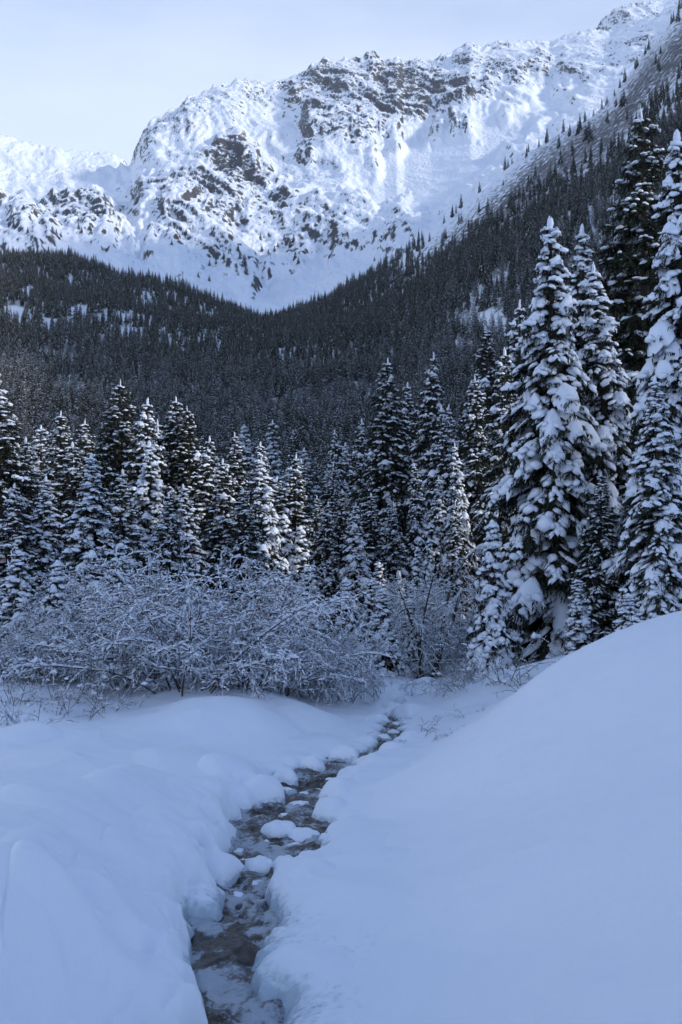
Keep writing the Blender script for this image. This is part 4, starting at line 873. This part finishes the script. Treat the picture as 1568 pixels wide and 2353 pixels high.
# ---------------------------------------------------------------- stones and ice cushions in the stream
def blob(seed, nx, ny, rag, lo, prof):                     # rounded lump: rings from the rim (below) to the crown
    g = np.random.default_rng(seed); na, nr = 26, 9; a = np.arange(na) * 2 * math.pi / na; o = g.uniform(0, 90)
    rim = 1 + rag * (perlin(np.cos(a) * 1.3 + o, np.sin(a) * 1.3) * 1.3 + .5 * perlin(np.cos(a) * 3.2 + o, np.sin(a) * 3.2))
    V = []
    for i in range(nr + 1):
        t = i / nr; rr_ = math.cos(t * math.pi / 2) ** prof; zz = -lo * (1 - min(1, t * 3)) + math.sin(t * math.pi / 2)
        und = .86 if i == 0 else 1.0
        x, y = np.cos(a) * rr_ * rim * und, np.sin(a) * rr_ * rim * und
        z = zz * (1 + .22 * perlin(x * 1.6 + o, y * 1.6)) + .10 * perlin(x * 4 + o, y * 4)
        V.append(np.stack([x * nx, y * ny, z], 1))
    V = np.concatenate(V); f = grid_faces(nr + 1, na, True); return V, f
def lump_mesh(seed, nx, ny, h, rag, lo, mat, prof=.6):
    V, f = blob(seed, nx, ny, rag, lo, prof); V = V * np.array([1, 1, h]); return mesh_np('lump', V, f, 4, mat)
LUMPS = [  # frame x, y, half width (frame units), snow height m, kind, label
    (655, 1822, 26, .10, 'ice', 'long flat ice cushion at the head of the nearer pool'), (697, 1829, 18, .08, 'ice', 'small ice cushion in the middle of three at the pool head'),
    (729, 1822, 19, .08, 'ice', 'ice cushion at the right end of the row of three'), (690, 1855, 33, .10, 'ice', 'oval ice cushion just below the row of three'),
    (668, 1876, 34, .05, 'ice', 'thin ice shelf spanning the pool below the oval cushion'), (640, 1918, 36, .16, 'snow', 'domed snow covered stone at mid stream'),
    (697, 1926, 36, .10, 'snow', 'flat snow covered stone right of the domed one'), (683, 1950, 38, .07, 'ice', 'ragged ice plate in front of the flat snowy stone'),
    (560, 1958, 32, .05, 'ice', 'grey ice ledge reaching out from the left bank'), (596, 2000, 34, .20, 'snow', 'rounded snow covered boulder between the two pools'),
    (652, 1990, 26, .12, 'snow', 'lumpy snow covered stone right of the rounded boulder'), (686, 1978, 10, .09, 'snow', 'tiny snow knob near the right bank'),
    (590, 2160, 20, .07, 'wet', 'dark wet stone glazed with ice in the lower rapids'), (517, 1897, 17, .13, 'snow', 'small snowy stone tucked against the left bank'),
    (740, 1975, 12, .06, 'wet', 'dark stone at the edge of the right bank'), (700, 1885, 12, .05, 'wet', 'dark wet stone below the thin ice shelf'), (762, 1800, 16, .10, 'snow', 'snowy stone at the narrows above the pool'),
    (720, 1798, 14, .05, 'wet', 'dark stone in the riffle at the narrows'), (880, 1700, 16, .14, 'snow', 'snow capped stone in the upper stream'), (905, 1688, 14, .12, 'snow', 'smaller snow capped stone beside the upper one'),
    (872, 1678, 13, .12, 'snow', 'snow capped stone upstream on the left side'), (912, 1668, 12, .10, 'snow', 'snow capped stone upstream on the right side'), (893, 1722, 12, .06, 'wet', 'wet stone where the upper stream narrows'),
    (560, 2085, 16, .06, 'wet', 'dark stone breaking the rapids below the boulder'), (625, 2100, 14, .05, 'wet', 'dark stone near the scalloped right ice'), (530, 2240, 16, .05, 'wet', 'dark stone low in the rapids'), (570, 2320, 18, .05, 'wet', 'dark stone at the bottom of the rapids'),
    (560, 1985, 15, .12, 'snow', 'small round snowy stone left of the rounded boulder'), (605, 1940, 14, .09, 'snow', 'snow dotted stone below the domed one'), (712, 1960, 13, .08, 'snow', 'little snowy stone by the right bank of the pool'), (600, 1888, 18, .06, 'ice', 'thin ice tongue at the left side of the pool'),
    (540, 2065, 18, .12, 'snow', 'snow lump fallen at the left edge of the rapids'), (590, 2035, 15, .10, 'snow', 'snow lump at the foot of the right ice scallops'), (510, 2185, 18, .07, 'ice', 'ice ledge under the left bank of the rapids'), (570, 2245, 18, .06, 'ice', 'ice ledge under the right bank of the rapids'), (540, 2140, 14, .05, 'wet', 'dark stone beside the left ice ledge'),
    (940, 1600, 9, .2, 'snow', 'snow capped boulder at the far bend'), (925, 1618, 9, .14, 'snow', 'small boulder capped with snow below the far bend')]
for n_, (px, py, hw, h, kind, lab) in enumerate(LUMPS):
    a_, b_ = ray(px, py); y = 3.0 / (.02 - float(b_)); x = float(a_) * y; w_ = hw / FV * y * 1.1; h = min(h * .8, w_ * .62)
    nm = {'ice': 'ice_cushion', 'snow': 'snowy_stone', 'wet': 'wet_stone'}[kind]
    e = link(nm, None, None, lab, 'ice' if kind == 'ice' else 'stone', 'stones and ice cushions in the stream', loc=(x, y, z_water(y) - .02), rotz=random.uniform(-.3, .3)); e.empty_display_size = .1
    if kind == 'snow':
        link('stone', lump_mesh(900 + n_, w_ * 1.02, w_ * 1.3, h * .6, .28, 1.0, M_ICE if n_ % 3 else M_ROCK), e)
        link('snow_cap', lump_mesh(950 + n_, w_ * .95, w_ * 1.3, h * 1.1, .3, .1, M_SNOW), e).location = (0, .02, h * .22)
    elif kind == 'ice':
        link('ice', lump_mesh(900 + n_, w_, w_ * 1.0, h * .8, .35, 1.0, M_ICE, .4), e)
        link('snow_cap', lump_mesh(950 + n_, w_ * .62, w_ * .6, h * .6, .55, .1, M_SNOW, .4), e).location = (0, .03, h * .45)
    else:
        link('stone', lump_mesh(900 + n_, w_, w_ * 1.1, h * 1.2, .4, 1.5, M_ROCK), e)

# ---------------------------------------------------------------- lone spruces scattered over the mountain foot
mpx, mpy = project(MX, MY, MZ)
MT = [(560, 612, 30), (567, 630, 24), (525, 592, 16), (600, 552, 18), (603, 575, 16), (655, 552, 16), (668, 568, 20), (675, 558, 22), (680, 595, 20), (684, 606, 18), (640, 568, 14), (630, 578, 16), (618, 584, 14), (548, 575, 18), (553, 594, 20), (515, 596, 16), (498, 606, 14), (426, 542, 18), (411, 550, 14), (396, 562, 14), (181, 526, 16), (187, 536, 16), (205, 530, 20), (211, 538, 18), (234, 490, 16), (241, 496, 18), (251, 488, 16), (262, 494, 14), (226, 494, 14), (131, 540, 16), (141, 546, 14), (30, 524, 16), (22, 520, 14), (66, 536, 16), (481, 612, 16), (455, 636, 14), (580, 660, 14), (301, 446, 10), (321, 436, 10), (480, 646, 16), (650, 520, 12), (700, 470, 12), (640, 500, 12), (830, 575, 14), (860, 600, 12)]
kinds = list(fcol.objects)
for n_, (tx, ty, th) in enumerate(MT):
    k = np.argmin((mpx - tx) ** 2 + (mpy - ty) ** 2 + MY * .0005); yy_ = MY.flat[k]; hh_ = th / FV * math.hypot(MX.flat[k], yy_) * 1.15
    link('mountain_spruce', kinds[3 + n_ % 3].data, None, 'small lone dark spruce dotting the snowy foot of the mountain', 'tree', 'lone spruces on the mountain foot', loc=(MX.flat[k], yy_, MZ.flat[k] - .5), rotz=n_ * 1.3, scale=(hh_ * 1.5, hh_ * 1.5, hh_))

# ---------------------------------------------------------------- cold valley air
hz = bpy.data.materials.new('haze'); hz.use_nodes = True; nt = hz.node_tree; nt.nodes.clear()
pv = nt.nodes.new('ShaderNodeVolumePrincipled'); pv.inputs['Density'].default_value = .00004; pv.inputs['Color'].default_value = (.95, .98, 1, 1); pv.inputs['Anisotropy'].default_value = .0
ou = nt.nodes.new('ShaderNodeOutputMaterial'); nt.links.new(pv.outputs[0], ou.inputs['Volume'])
x0, x1, y0, y1, z0, z1 = -1900., 2200., -1700., 4300., -620., 1900.
V = np.array([(x, y, z) for z in (z0, z1) for y in (y0, y1) for x in (x0, x1)]); F = [(0, 2, 3, 1), (4, 5, 7, 6), (0, 1, 5, 4), (2, 6, 7, 3), (0, 4, 6, 2), (1, 3, 7, 5)]
link('haze', mesh_np('haze', V, F, 4, hz, False), None, 'thin cold haze filling the valley air', 'haze', kind='stuff')
